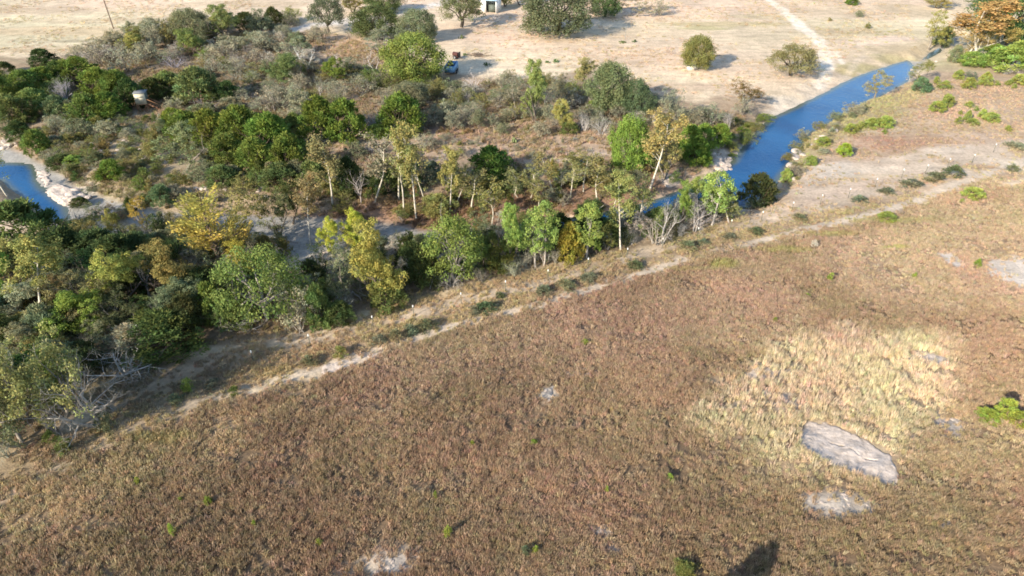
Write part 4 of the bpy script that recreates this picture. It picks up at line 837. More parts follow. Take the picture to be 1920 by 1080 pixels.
for x, yb, yt, w, t, lab in ((660, 366, 296, 50, 'dark', 'dark juniper behind the grey drooping sycamore'), (721, 366, 300, 50, 'dark', 'dark juniper right of the straight white sycamore'), (768, 348, 296, 40, 'mid', 'green juniper behind the tallest yellow sycamore'), (812, 346, 302, 40, 'blue', 'dull blue-green shrub right of the tallest yellow sycamore'),
    (920, 342, 275, 72, (.10, .15, .03), 'round dark green juniper alone on the far bank'), (590, 350, 300, 60, 'mid', 'green juniper left of the leftmost tall sycamore'), (560, 345, 300, 46, 'greygreen', 'dull green juniper at the lower edge of the juniper mass'), (820, 400, 360, 60, 'olive', 'low olive growth at the foot of the yellow sycamores'),
    (606, 264, 184, 68, (.12, .17, .03), 'left one of the paired big junipers above the sycamores'), (652, 267, 188, 62, (.115, .16, .03), 'right one of the paired big junipers above the sycamores'), (706, 260, 232, 38, 'bright', 'yellow-green juniper at the foot of the white bare shrub'), (752, 252, 176, 74, (.11, .155, .03), 'tall juniper left of the blue-grey shrubs'), (774, 252, 220, 40, 'mid', 'low juniper at the foot of the tall one'),
    (1112, 209, 188, 24, 'green', 'small dark green juniper in the grey brush below the pasture'), (1068, 252, 227, 28, 'mid', 'green shrub right of the yellow-green tree in the brush'), (760, 402, 380, 40, 'olive', 'low olive clump under the close white sycamores'), (968, 352, 322, 40, 'olive', 'olive clump among young sycamores, left'), (1060, 348, 318, 46, 'mid', 'green clump among young sycamores, right'), (1130, 350, 322, 44, 'olive', 'olive clump at the foot of the tall bright green tree')):
    P_('juniper', x, yb, yt, w, lab, t)
P_('bare', 703, 244, 194, 56, 'white-grey bare shrub between the paired and tall junipers', (.46, .43, .39))
P_('oak', 768, 208, 154, 72, 'grey-green oak behind the tall juniper', 'greygreen')
P_('bare', 706, 290, 252, 60, 'grey bare shrub behind the white sycamore tops', 'ash')
P_('mesquite', 668, 296, 260, 40, 'grey-green shrub below the paired big junipers', 'greygreen')
P_('thin', 792, 282, 248, 54, 'grey thin shrub right of the sycamore tops', 'grey')
# brush between creek and pasture, centre
for k, x, yb, yt, w, t, lab in (('mesquite', 899, 242, 202, 34, 'greygreen', 'round blue-grey shrub at the edge of the reddish clearing'), ('mesquite', 944, 252, 227, 26, 'greygreen', 'small round grey-green shrub alone in the reddish clearing'), ('mesquite', 924, 240, 211, 24, 'grey', 'grey shrub between the two round ones at the reddish clearing'), ('thin', 868, 238, 194, 42, 'grey', 'grey thin shrub left of the round blue-grey shrub'),
    ('mesquite', 902, 198, 170, 36, 'olive', 'yellow-olive shrub in the brush under the pale shrubs'), ('bare', 886, 168, 130, 38, 'pale', 'pale feathery shrub right of the blue trailer'), ('bare', 916, 163, 126, 38, (.46, .41, .33), 'second pale feathery shrub right of the blue trailer'), ('thin', 942, 168, 134, 34, 'grey', 'greyish shrub right of the pale feathery pair'),
    ('sparse', 965, 204, 148, 46, 'grey', 'thin grey tree with white stem in the brush'), ('thin', 932, 206, 164, 34, 'grey', 'grey upright shrub left of the white stemmed thin tree'), ('broad', 1004, 230, 124, 46, (.19, .23, .07), 'tall slender green tree in the brush below the pasture'), ('sparse', 1050, 204, 144, 50, (.27, .23, .15), 'brownish thin tree right of the tall slender tree'),
    ('thin', 1034, 222, 168, 48, 'grey', 'grey thin shrub below the brownish thin tree'), ('broad', 1055, 248, 194, 36, 'yellow', 'yellow-green small tree at the lower brush edge'), ('mesquite', 1010, 258, 226, 42, 'grey', 'grey shrub with a yellow tip at the lower brush edge'), ('bare', 1095, 248, 206, 38, 'pale', 'white-grey leafless shrub at the lower brush edge'), ('bare', 1127, 252, 204, 38, 'ash', 'grey leafless shrub left of the tall bright green tree'),
    ('broad', 1093, 166, 112, 40, (.27, .27, .11), 'yellowish tree at the pasture edge, left of the grey oak pair'), ('oak', 1137, 208, 118, 78, (.155, .185, .095), 'wide grey-green tree at the pasture edge with bright tips'), ('thin', 1142, 206, 160, 34, 'grey', 'grey shrub under the wide pasture edge tree'), ('oak', 1190, 214, 149, 58, (.145, .175, .095), 'rounded grey-green tree right of the wide pasture edge tree'), ('bare', 1189, 226, 200, 30, 'ash', 'small grey leafless shrub under the rounded grey-green tree'),
    ('mesquite', 1158, 222, 194, 30, 'grey', 'grey shrub left under the rounded grey-green tree'), ('mesquite', 1255, 232, 166, 48, 'grey', 'tall grey-green shrub beyond the shadow of the rounded tree'), ('mesquite', 1226, 188, 172, 18, 'grey', 'tiny shrub in the tree shadow at the pasture edge'), ('mesquite', 835, 232, 190, 40, 'grey', 'grey shrub right of the tall juniper'), ('thin', 850, 195, 160, 44, 'grey', 'grey brush below the blue trailer'), ('bare', 1000, 180, 145, 34, 'ash', 'grey twiggy shrub left of the brownish thin tree')):
    P_(k, x, yb, yt, w, lab, t)
P_('cactus', 964, 268, 254, 18, 'prickly pear clump in the reddish clearing', (.20, .24, .10))
for x, yb, yt, w, lab in ((866, 72, 64, 16, 'dark prickly pear in the tree shadow left of the great oak'), (872, 104, 98, 14, 'prickly pear right beside the rusty implement'), (912, 124, 115, 20, 'wide prickly pear inside the long tree shadow'), (1168, 81, 75, 22, 'left prickly pear by the thin pole in the pasture'), (1190, 79, 73, 14, 'right prickly pear by the thin pole in the pasture'), (1026, 118, 112, 14, 'left of two small prickly pears below the great oak'), (1042, 117, 109, 16, 'right of two small prickly pears below the great oak')):
    P_('cactus', x, yb, yt, w, lab, (.10, .14, .05))
# brush band, upper left
for k, x, yb, yt, w, t, lab in (('thin', 148, 116, 84, 44, 'grey', 'grey shrub at the left end of the brush band on the pasture'), ('thin', 186, 122, 86, 50, 'grey', 'grey shrub second in the brush band on the pasture'), ('mesquite', 218, 96, 54, 36, (.27, .26, .16), 'tall pale shrub at the foot of the power pole'), ('broad', 254, 100, 64, 44, (.28, .29, .08), 'yellow-green tree in the brush right of the power pole'), ('mesquite', 288, 90, 36, 42, 'grey', 'upright grey-green shrub at the upper edge of the brush'),
    ('mesquite', 322, 84, 36, 40, 'olive', 'olive shrub at the upper edge of the brush'), ('oak', 362, 80, 18, 70, 'greygreen', 'dark grey oak topping the brush band'), ('broad', 428, 78, 15, 58, (.18, .21, .075), 'green tree topping the brush band right of the grey oak'), ('juniper', 462, 58, 24, 38, 'dark', 'dark juniper topping the brush band'), ('mesquite', 490, 66, 18, 52, 'greygreen', 'grey-green shrub right of the dark brush juniper'), ('juniper', 516, 50, 16, 34, 'dark', 'dark juniper left of the yellow-green round bush'),
    ('mesquite', 550, 42, 12, 38, (.24, .26, .08), 'round yellow-green bush at the pasture edge'), ('broad', 362, 104, 58, 48, (.16, .21, .06), 'bright green tree under the dark grey oak'), ('mesquite', 386, 108, 88, 30, 'bright', 'small yellow-green shrub in the brush middle'), ('thin', 430, 114, 62, 60, 'grey', 'wide grey shrub under the green brush tree'), ('bare', 328, 128, 92, 52, (.27, .24, .25), 'purplish grey bare shrub in the brush middle'), ('mesquite', 272, 116, 78, 50, 'grey', 'grey-green shrub under the yellow-green brush tree'),
    ('thin', 236, 134, 84, 60, 'grey', 'wide grey shrub behind the juniper wall'), ('mesquite', 500, 102, 58, 56, 'grey', 'grey-green shrub below the dark brush junipers'), ('thin', 546, 112, 74, 50, 'grey', 'grey thin shrub left of the fan-shaped dead tree'), ('mesquite', 600, 80, 46, 46, 'grey', 'grey-green shrub left of the bare clearing'), ('broad', 536, 158, 104, 62, (.115, .155, .06), 'dark rounded green tree in the left brush'), ('thin', 445, 140, 108, 60, 'grey', 'grey thin shrub above the sandy gap'), ('thin', 400, 136, 104, 50, 'grey', 'grey thin shrub left of the sandy gap'),
    ('thin', 480, 120, 88, 46, 'grey', 'grey thin shrub right above the sandy gap'), ('mesquite', 660, 140, 105, 50, 'grey', 'grey shrub right of the round green tree in the brush'), ('thin', 680, 180, 140, 56, 'grey', 'grey thin shrub behind the grey-green oak'), ('mesquite', 560, 208, 160, 50, 'grey', 'grey shrub left of the paired big junipers'), ('thin', 515, 212, 156, 64, 'grey', 'wide grey shrub under the dark rounded tree'), ('thin', 640, 190, 150, 50, 'grey', 'grey thin shrub above the paired big junipers'), ('mesquite', 820, 185, 150, 44, 'olive', 'olive shrub at the foot of the large yellow-green tree'), ('mesquite', 735, 170, 135, 50, 'mid', 'green undergrowth left of the large yellow-green tree')):
    P_(k, x, yb, yt, w, lab, t)
# juniper wall, left, and the juniper mass in the middle left
for x, yb, yt, w, t, lab in ((10, 204, 138, 62, (.12, .16, .035), 'first juniper of the left wall at the picture edge'), (52, 182, 132, 56, (.13, .175, .04), 'second juniper of the left wall'), (86, 168, 126, 50, (.13, .18, .035), 'third juniper of the left wall under the dirt track'), (116, 156, 116, 44, (.115, .155, .04), 'fourth juniper of the left wall under the dirt track'), (152, 158, 108, 66, (.11, .165, .03), 'highest juniper of the left wall'), (192, 180, 128, 60, (.125, .17, .03), 'juniper of the left wall right of the highest one'),
    (226, 184, 132, 54, (.10, .145, .03), 'dark juniper of the left wall up from the blind'), (250, 202, 150, 46, 'dark', 'dark juniper right behind the hunting blind'), (290, 186, 146, 46, 'dark', 'dark juniper right of the hunting blind'), (70, 214, 166, 60, (.13, .175, .055), 'pale green juniper in the front of the left wall'), (30, 232, 176, 52, (.125, .165, .05), 'green juniper at the lower left of the wall'), (112, 220, 180, 46, 'teal', 'blue-green juniper left of the grey dead patch'), (168, 228, 176, 58, (.12, .165, .04), 'green juniper right of the grey dead patch'), (208, 222, 172, 56, (.115, .165, .03), 'green juniper left of the hunting blind'),
    (318, 178, 134, 52, (.13, .16, .05), 'green juniper upper right of the hunting blind'), (378, 192, 128, 74, (.14, .165, .065), 'large dull green juniper in front of the sandy gap'), (430, 190, 152, 40, 'dark', 'dark juniper right of the large dull one'), (326, 232, 202, 36, (.15, .20, .03), 'small yellow-green juniper right of the hunting blind steps'), (352, 262, 208, 64, (.115, .16, .03), 'upper left juniper of the big juniper mass'), (400, 270, 206, 70, (.125, .175, .03), 'upper middle juniper of the big juniper mass'), (456, 278, 200, 72, (.12, .17, .03), 'highest juniper of the big juniper mass'), (510, 296, 214, 74, (.12, .175, .03), 'upper right juniper of the big juniper mass'), (546, 330, 250, 62, (.11, .155, .03), 'rightmost juniper of the big juniper mass'),
    (486, 326, 258, 72, (.115, .17, .035), 'lower middle juniper of the big juniper mass'), (432, 314, 250, 68, (.12, .16, .04), 'lower left juniper of the big juniper mass'), (528, 356, 304, 60, (.105, .14, .05), 'lowest juniper of the big juniper mass')):
    P_('juniper', x, yb, yt, w, lab, t)
P_('bare', 126, 192, 136, 52, 'grey dead leafless patch in the left juniper wall', (.36, .34, .35))
P_('bare', 146, 212, 180, 36, 'smaller grey leafless shrub in the left juniper wall', (.38, .36, .35))
P_('bare', 388, 216, 182, 56, 'lilac-grey leafless shrub right of the hunting blind', (.37, .34, .35))
P_('bare', 340, 236, 206, 34, 'grey leafless shrub above the big juniper mass', 'ash')
P_('mesquite', 330, 206, 180, 40, 'grey-green shrub behind the hunting blind steps', 'grey')
# slope down to the left pool
for k, x, yb, yt, w, t, lab in (('juniper', 76, 292, 242, 44, (.125, .19, .04), 'light green juniper above the left pool'), ('juniper', 40, 262, 226, 40, 'dark', 'dark juniper above the left pool'), ('mesquite', 12, 250, 218, 36, 'greygreen', 'dull green shrub at the picture edge above the left pool'), ('juniper', 214, 338, 298, 44, (.115, .17, .03), 'dark-sided juniper in the middle of the pale slope'), ('juniper', 118, 314, 288, 44, 'dark', 'shaded low juniper below the pale slope'), ('juniper', 138, 310, 290, 30, 'bright', 'small yellow-green juniper below the pale slope'),
    ('juniper', 184, 308, 284, 26, 'teal', 'narrow blue-green juniper on the pale slope'), ('mesquite', 200, 258, 224, 48, 'grey', 'grey shrub at the head of the pale slope'), ('mesquite', 150, 256, 220, 54, 'greygreen', 'grey-green shrub left at the head of the pale slope'), ('mesquite', 110, 250, 214, 44, 'grey', 'grey shrub below the blue-green wall juniper'), ('mesquite', 250, 320, 290, 44, 'olive', 'olive shrub right of the dark-sided juniper'), ('juniper', 305, 382, 342, 44, 'teal', 'blue-green juniper at the right foot of the pale slope'), ('sparse', 348, 318, 236, 84, (.19, .20, .10), 'grey-olive thin tree at the top right of the pale slope'),
    ('mesquite', 290, 300, 262, 48, 'olive', 'olive shrub on the upper right pale slope'), ('mesquite', 380, 340, 300, 56, 'greygreen', 'grey-green shrub under the grey-olive thin tree'), ('mesquite', 262, 356, 330, 34, 'green', 'green shrub on the lower pale slope'), ('juniper', 420, 352, 308, 50, (.11, .14, .05), 'dull juniper above the golden cypress'), ('mesquite', 460, 360, 325, 50, 'olive', 'olive shrub above the golden cypress'), ('juniper', 152, 388, 368, 30, 'dark', 'dark low shrub at the gravel bar'), ('thin', 175, 410, 376, 44, (.16, .17, .09), 'dull shrub in the shaded creek bed'), ('broad', 222, 446, 392, 30, 'yellow', 'small yellow tree in the shaded creek bed'),
    ('sparse', 272, 430, 374, 34, 'gold', 'thin orange-leaved tree with pale stem in the creek bed'), ('juniper', 246, 398, 370, 18, 'dark', 'dark narrow shrub at the edge of the creek bed'), ('mesquite', 125, 446, 408, 40, 'yellow', 'yellow shrub at the lower end of the left pool'), ('bare', 145, 430, 382, 50, 'ash', 'grey shaded bare shrub at the lower end of the left pool'), ('juniper', 42, 470, 372, 122, (.075, .115, .035), 'big dark green juniper mass below the left pool'), ('slim', 14, 368, 296, 36, (.30, .29, .10), 'thin yellowish sapling at the left picture edge by the pool')):
    P_(k, x, yb, yt, w, lab, t)
# shaded thicket and near trees, left
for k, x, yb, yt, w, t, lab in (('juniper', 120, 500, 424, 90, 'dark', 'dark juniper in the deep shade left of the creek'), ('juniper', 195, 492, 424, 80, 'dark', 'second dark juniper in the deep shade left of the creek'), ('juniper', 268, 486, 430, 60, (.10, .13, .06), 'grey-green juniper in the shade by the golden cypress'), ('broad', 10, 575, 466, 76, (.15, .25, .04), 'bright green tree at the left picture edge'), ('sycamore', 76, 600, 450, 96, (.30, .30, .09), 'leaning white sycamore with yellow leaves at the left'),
    ('juniper', 92, 520, 472, 64, (.085, .14, .03), 'dark green juniper behind the leaning white sycamore'), ('twiggy', 132, 556, 486, 48, 'brown', 'brown thin tree right of the leaning white sycamore'), ('twiggy', 170, 590, 490, 84, (.20, .18, .08), 'brown-olive tree in the left thicket'), ('broad', 228, 580, 472, 82, (.25, .26, .06), 'yellow-topped green tree in the left thicket'), ('snag', 282, 560, 462, 54, 'ash', 'grey bare-topped tree in the left thicket'), ('broad', 338, 560, 462, 92, (.20, .16, .055), 'brown-gold rounded tree in the left thicket'),
    ('broad', 155, 632, 546, 96, (.16, .23, .04), 'bright green low tree in the left thicket'), ('twiggy', 240, 615, 536, 84, (.12, .12, .06), 'dark twiggy tree with white broken limb'), ('juniper', 310, 664, 572, 128, (.075, .105, .03), 'large dark juniper at the track, left'), ('juniper', 360, 620, 545, 60, 'dark', 'dark juniper left of the rounded green juniper'), ('twiggy', 108, 812, 590, 150, (.25, .24, .09), 'near sycamore with crooked white trunk at the lower left'), ('twiggy', 60, 780, 600, 140, (.22, .20, .09), 'thin olive tree behind the near crooked sycamore'), ('snag', 20, 740, 600, 110, 'grey', 'grey leafless tree at the left picture edge'),
    ('twiggy', 40, 830, 640, 140, (.17, .16, .085), 'near thin oak with black curved trunk at the lower left'), ('broad', 152, 772, 646, 64, (.16, .20, .05), 'green tree with dark trunk beside the big dead tree'), ('snag', 188, 800, 618, 165, (.33, .30, .27), 'big grey dead tree leaning over the track'), ('bare', 232, 716, 626, 120, (.34, .31, .29), 'tangle of grey dead limbs above the track'), ('bush', 203, 808, 766, 40, 'greygreen', 'grey-green bush under the big dead tree'), ('bush', 124, 852, 816, 36, (.16, .20, .07), 'green bush on the verge below the crooked sycamore'), ('bush', 98, 832, 804, 32, 'mid', 'dark green bush left on the verge below the crooked sycamore'),
    ('bare', 16, 862, 800, 60, 'grey', 'drooping grey twigs at the lower left edge')):
    P_(k, x, yb, yt, w, lab, t)
# weeds between the wheel tracks
MED = 'bushes between the wheel tracks'
for x, yb, yt, w, t, lab in ((800, 622, 596, 44, 'teal', 'green bush with a bright side between the wheel tracks, mid picture'), (770, 630, 604, 36, 'blue', 'blue-grey bush left of the green one between the wheel tracks'), (712, 650, 624, 34, 'blue', 'blue-grey bush between the tracks, fourth from the green one leftward'), (742, 640, 614, 34, 'greygreen', 'grey-green bush between the tracks next left of the blue-grey one'), (910, 588, 562, 44, 'teal', 'green bush between the tracks above the slanting bank'), (890, 592, 570, 30, 'blue', 'blue bush left beside the green one above the slanting bank'), (938, 560, 545, 20, 'teal', 'small green bush at the upper wheel track'),
    (1020, 556, 532, 40, 'blue', 'blue-grey bush between tracks below the twin cottonwoods'), (1062, 544, 522, 44, 'greygreen', 'grey bush between tracks below the straight cottonwood'), (1105, 530, 508, 40, 'blue', 'blue-grey bush between tracks below the forked sycamore'), (1190, 506, 484, 34, 'teal', 'green round bush between tracks below the drooping tree'), (1290, 470, 450, 44, 'greygreen', 'grey-green bush between tracks below the silvery cottonwood'), (1318, 462, 446, 30, 'blue', 'grey bush between tracks right of the silvery cottonwood'), (1368, 450, 436, 36, 'blue', 'dark low bush between tracks near the pool end'), (1416, 440, 424, 34, 'teal', 'green low bush between tracks past the pool end'),
    (1500, 415, 400, 36, 'greygreen', 'grey low bush between tracks on the rising verge'), (1610, 380, 364, 36, 'blue', 'grey bush between tracks under the bank'), (1660, 366, 348, 36, 'blue', 'left bush of the long grey-blue hedge on the hillside'), (1708, 354, 332, 46, 'blue', 'second bush of the long grey-blue hedge on the hillside'), (1750, 344, 320, 48, 'greygreen', 'third bush of the long grey-blue hedge on the hillside'), (1785, 332, 308, 42, 'teal', 'right greenest bush of the long grey-blue hedge on the hillside'), (1900, 280, 262, 46, 'grey', 'grey shrub at the right edge above the hedge'), (1896, 322, 306, 28, 'greygreen', 'grey-green bush at the right edge below the shrub'),
    (580, 690, 664, 40, 'greygreen', 'grey bush at the left end between the tracks'), (640, 672, 646, 34, 'olive', 'olive bush between the tracks left of the sandy bank'), (355, 735, 706, 26, 'bright', 'bright green leafy bush on the shaded verge'), (400, 730, 708, 34, 'blue', 'blue-grey bush on the shaded verge'), (440, 742, 722, 30, 'mid', 'green low bush on the verge above the field edge'), (330, 760, 735, 36, 'greygreen', 'dull bush on the shaded verge, left')):
    P_('bush', x, yb, yt, w, lab, t, MED)
# green weeds and saplings standing in the near field
for x, yb, yt, w, lab in ((1097, 648, 634, 16, 'single bright green sapling in mid field'), (840, 1008, 984, 18, 'bright sapling with long shadow at the bottom middle'), (817, 936, 920, 10, 'small green weed above the long shadow sapling'), (325, 1004, 980, 16, 'bright green sapling at the lower left field'), (260, 910, 892, 13, 'yellow-green sapling near the left field edge'), (391, 948, 928, 18, 'pale green weed right of the left field sapling'), (478, 988, 974, 12, 'dark green weed in the lower left field'), (340, 942, 930, 12, 'faint yellow weed in the lower left field'), (600, 1026, 1008, 16, 'dull green weed at the bottom left'),
    (886, 838, 824, 10, 'small yellow-green weed left in mid field'), (1000, 836, 822, 18, 'yellow-green weed right in mid field'), (1256, 902, 886, 16, 'green weed in the lower mid field'), (1137, 924, 910, 9, 'tiny green weed in the lower field furrow'), (1004, 1040, 1022, 16, 'yellow flowering weed at the bottom middle'), (985, 1044, 1022, 24, 'grey-green weed beside the yellow flowering one'), (1830, 502, 484, 15, 'yellow-green sapling between the two bare white patches'), (1556, 526, 510, 14, 'yellow-green weed in the upper field'), (1714, 522, 510, 12, 'small weed left of the bare white patches'), (1453, 604, 594, 12, 'tiny green weed in the reddish field'), (1512, 558, 548, 18, 'yellow weed patch in the reddish field'),
    (1850, 790, 762, 36, 'left bright lime juniper sapling at the right edge'), (1880, 782, 742, 30, 'middle bright lime juniper sapling at the right edge'), (1912, 800, 768, 36, 'right bright lime juniper sapling cut by the picture edge')):
    P_('juniper' if w >= 30 else 'bush', x, yb, yt, w, lab, (.235, .30, .05) if w != 24 else 'greygreen')
P_('mesquite', 1526, 464, 448, 12, 'pale single bush with dark shadow at the upper field edge', 'pale')
P_('juniper', 1280, 1082, 1054, 40, 'dark green juniper top at the bottom edge', 'mid')
# a juniper just below the picture whose shadow reaches into it
P_('juniper', 0, 0, 0, 0, 'tall juniper just below the bottom edge throwing its shadow up the field', 'mid', world=(12.2, 22.6, 4.0, 1.05))
# ------------------------------------------------------------------ undergrowth between them, named after the nearest landmark
LAND = [(83, 105, 'round dark pasture juniper'), (213, 50, 'power pole'), (362, 50, 'dark grey brush oak'), (428, 45, 'green brush tree'), (550, 27, 'round yellow-green bush'), (618, 30, 'tall top edge oak'), (580, 105, 'fan-shaped dead tree'), (536, 130, 'dark rounded brush tree'),
    (706, 45, 'broad dark oak'), (776, 108, 'large yellow-green tree'), (843, 130, 'blue trailer'), (1004, 180, 'tall slender brush tree'), (1137, 165, 'wide pasture edge tree'), (1190, 185, 'rounded grey-green tree'), (1255, 200, 'tall grey shrub'), (899, 222, 'round blue-grey shrub'), (944, 240, 'lone clearing shrub'), (1055, 222, 'yellow-green brush tree'),
    (752, 215, 'tall juniper'), (628, 225, 'paired big junipers'), (456, 240, 'highest massed juniper'), (540, 290, 'rightmost massed juniper'), (378, 160, 'large dull juniper'), (268, 195, 'hunting blind'), (152, 135, 'highest wall juniper'), (40, 170, 'left wall junipers'), (126, 165, 'grey dead wall patch'), (76, 268, 'light green pool juniper'), (214, 318, 'dark-sided slope juniper'), (348, 280, 'grey-olive slope tree'), (305, 362, 'blue-green slope juniper'),
    (418, 430, 'golden cypress'), (582, 400, 'pinkish sycamore'), (624, 330, 'leftmost tall sycamore'), (703, 320, 'straight white sycamore'), (781, 330, 'tallest yellow sycamore'), (843, 340, 'yellow bank sycamore'), (920, 310, 'round far bank juniper'), (1036, 330, 'clear trunked young sycamore'), (1176, 270, 'tall bright green tree'), (1218, 290, 'yellowing bend sycamore'), (1310, 260, 'poolside thicket'), (1355, 290, 'boulder heap'),
    (42, 420, 'dark juniper below the left pool'), (76, 530, 'leaning white sycamore'), (155, 590, 'bright green thicket tree'), (228, 525, 'yellow-topped thicket tree'), (338, 510, 'brown-gold thicket tree'), (310, 620, 'large dark track juniper'), (108, 700, 'near crooked sycamore'), (186, 720, 'big dead tree'), (404, 565, 'rounded track juniper'), (500, 530, 'widest row tree'), (650, 520, 'grey stemmy row tree'), (714, 505, 'yellow-olive row tree'), (852, 470, 'big rounded row tree'), (1012, 445, 'twin cottonwoods'), (1100, 435, 'straight cottonwood'), (1164, 400, 'forked row sycamore'), (1228, 420, 'drooping grey row tree'),
    (1490, 290, 'white rock ledge'), (1602, 205, 'grey pool-side shrub'), (1583, 280, 'solitary lime juniper'), (1418, 355, 'shaded pool shrub'), (1394, 178, 'brown-olive bank tree')]
DIRS = ('right of', 'upper right of', 'above', 'upper left of', 'left of', 'lower left of', 'below', 'lower right of')
LOOKS = dict(thin='thin', mesquite='bushy', bare='leafless', juniper='dense', bush='low leafy', sparse='slender', broad='rounded', slim='young white-stemmed')
HUES = dict(grey='grey', greygreen='grey-green', ash='ash-grey', olive='olive', mid='green', dark='dark green', yellow='yellowish', brown='brown', green='green', rust='rusty')
def thicket(px, n, kinds, label, group, rmin, rmax, hmin, hmax, tints, gap=.55, bed=False):
    P = poly_w(px); lo, hi = P.min(0), P.max(0); got = 0; tries = 0
    r = random.Random(len(px) * 100 + n)
    while got < n and tries < n * 60:
        tries += 1; X, Y = r.uniform(lo[0], hi[0]), r.uniform(lo[1], hi[1])
        if not in_poly(X, Y, P) or (in_poly(X, Y, CREEK) and not bed): continue
        rad = r.uniform(rmin, rmax)
        if any((X - a) ** 2 + (Y - b) ** 2 < ((c + rad) * gap) ** 2 for a, b, c in PLACED): continue
        kd, tn, hh = r.choice(kinds), r.choice(tints), r.uniform(hmin, hmax)
        u, v, _ = project((X, Y, hh / 2)); L = min(LAND, key=lambda q: (q[0] - u) ** 2 + (q[1] - v) ** 2)
        dr = DIRS[int(round(math.atan2(L[1] - v, u - L[0]) / (math.pi / 4))) % 8]
        noun = {'juniper': 'juniper', 'sparse': 'tree', 'broad': 'tree', 'slim': 'sycamore'}.get(kd, 'shrub')
        size = 'small' if rad < rmin + (rmax - rmin) * .4 else ('broad' if rad > rmin + (rmax - rmin) * .75 else 'middling')
        plant(kd, 0, 0, 0, 0, f'{size} {LOOKS[kd]} {HUES[tn]} {noun} {dr} the {L[2]}', tn, group, world=(X, Y, hh, rad)); got += 1
G = 'grey', 'grey', 'greygreen', 'ash'
thicket([(140, 112), (280, 50), (420, 38), (560, 50), (600, 130), (540, 150), (430, 135), (300, 130), (180, 136)], 78, ('thin', 'mesquite', 'mesquite', 'bare', 'broad'), '', 'undergrowth of the upper left brush', 1.3, 2.6, 1.8, 3.6, ('grey', 'grey', 'greygreen', 'olive', 'ash'), .5)
thicket([(430, 140), (600, 130), (700, 140), (840, 150), (890, 190), (870, 245), (800, 250), (700, 190), (560, 230), (450, 210)], 76, ('thin', 'mesquite', 'mesquite', 'bare'), '', 'undergrowth of the central brush', 1.2, 2.4, 1.6, 3.4, ('grey', 'grey', 'olive', 'greygreen', 'mid'), .42)
thicket([(850, 160), (960, 150), (1090, 165), (1180, 210), (1240, 195), (1330, 225), (1250, 245), (1150, 255), (1000, 245), (900, 238)], 72, ('thin', 'mesquite', 'mesquite', 'bare'), '', 'undergrowth below the pasture', 1.0, 2.2, 1.4, 3.2, ('grey', 'grey', 'ash', 'greygreen', 'olive'), .42)
thicket([(90, 225), (330, 225), (440, 300), (440, 395), (300, 385), (170, 355), (90, 300)], 130, ('mesquite', 'thin', 'bush', 'mesquite', 'bush'), '', 'shrubs dotted over the pale slope', .6, 1.7, .7, 1.9, ('greygreen', 'olive', 'grey', 'olive', 'mid'), .5)
thicket([(0, 150), (220, 140), (250, 215), (150, 240), (0, 230)], 30, ('juniper', 'mesquite', 'juniper', 'bare'), '', 'shrubs filling the left juniper wall', .9, 1.8, 1.4, 3.0, ('mid', 'greygreen', 'grey', 'mid'), .38)
thicket([(250, 150), (420, 140), (480, 190), (440, 225), (300, 205)], 16, ('juniper', 'mesquite', 'thin'), '', 'shrubs right of the blind', 1.1, 2.1, 1.4, 2.8, ('mid', 'greygreen', 'grey'), .5)
thicket([(320, 215), (560, 230), (590, 360), (450, 360), (400, 300)], 26, ('juniper', 'mesquite', 'juniper'), '', 'shrubs filling the big juniper mass', .9, 1.8, 1.4, 3.0, ('mid', 'greygreen', 'mid'), .45)
thicket([(560, 350), (700, 335), (860, 325), (1000, 305), (1180, 315), (1290, 318), (1230, 360), (1000, 388), (850, 405), (650, 410)], 96, ('bush', 'thin', 'mesquite', 'bush', 'slim'), '', 'growth under the far bank sycamores', .5, 1.4, .8, 2.6, ('olive', 'yellow', 'grey', 'mid', 'brown'), .4)
thicket([(640, 250), (800, 250), (900, 270), (860, 320), (700, 310)], 14, ('thin', 'mesquite', 'bare'), '', 'shrubs by the reddish clearing', .5, 1.3, .7, 1.8, ('grey', 'ash'), .6)
thicket([(-20, 470), (280, 470), (420, 500), (430, 600), (270, 655), (180, 760), (-20, 840)], 64, ('juniper', 'sparse', 'mesquite', 'bare', 'broad'), '', 'undergrowth of the left thicket', 1.2, 2.2, 2.0, 4.2, ('dark', 'greygreen', 'grey', 'mid', 'olive'), .42)
thicket([(110, 425), (300, 440), (480, 465), (560, 500), (420, 520), (260, 480), (120, 480)], 20, ('juniper', 'mesquite', 'sparse', 'bare'), '', 'growth on the near creek bank', .9, 1.8, 1.6, 3.4, ('dark', 'greygreen', 'mid', 'olive'), .45)
thicket([(400, 500), (560, 505), (760, 490), (1000, 465), (1250, 436), (1330, 410), (1335, 422), (1250, 452), (1000, 497), (760, 552), (560, 612), (420, 632)], 66, ('juniper', 'thin', 'bare', 'mesquite', 'sparse'), '', 'undergrowth of the tree row', .7, 1.6, 1.4, 3.6, ('dark', 'grey', 'mid', 'ash', 'dark'), .38)
thicket([(900, 450), (1060, 440), (1180, 428), (1290, 408), (1380, 392), (1370, 412), (1250, 448), (1000, 495), (900, 515)], 40, ('juniper', 'broad', 'bare', 'mesquite', 'sparse'), '', 'undergrowth of the tree row', 1.0, 1.9, 2.2, 4.6, ('dark', 'greygreen', 'mid', 'ash', 'dark'), .36)
thicket([(1200, 395), (1290, 362), (1345, 330), (1378, 312), (1385, 330), (1380, 380), (1290, 404), (1210, 420)], 14, ('juniper', 'mesquite'), '', 'growth at the creek bend', .7, 1.4, 1.2, 2.4, ('dark', 'mid', 'greygreen'), .4)
thicket([(1480, 270), (1520, 245), (1600, 205), (1640, 195), (1600, 230), (1540, 270), (1500, 340), (1470, 350)], 24, ('bush', 'thin', 'mesquite'), '', 'shrubs of the rocky bank', .4, .9, .5, 1.1, ('grey', 'greygreen', 'olive'), .55)
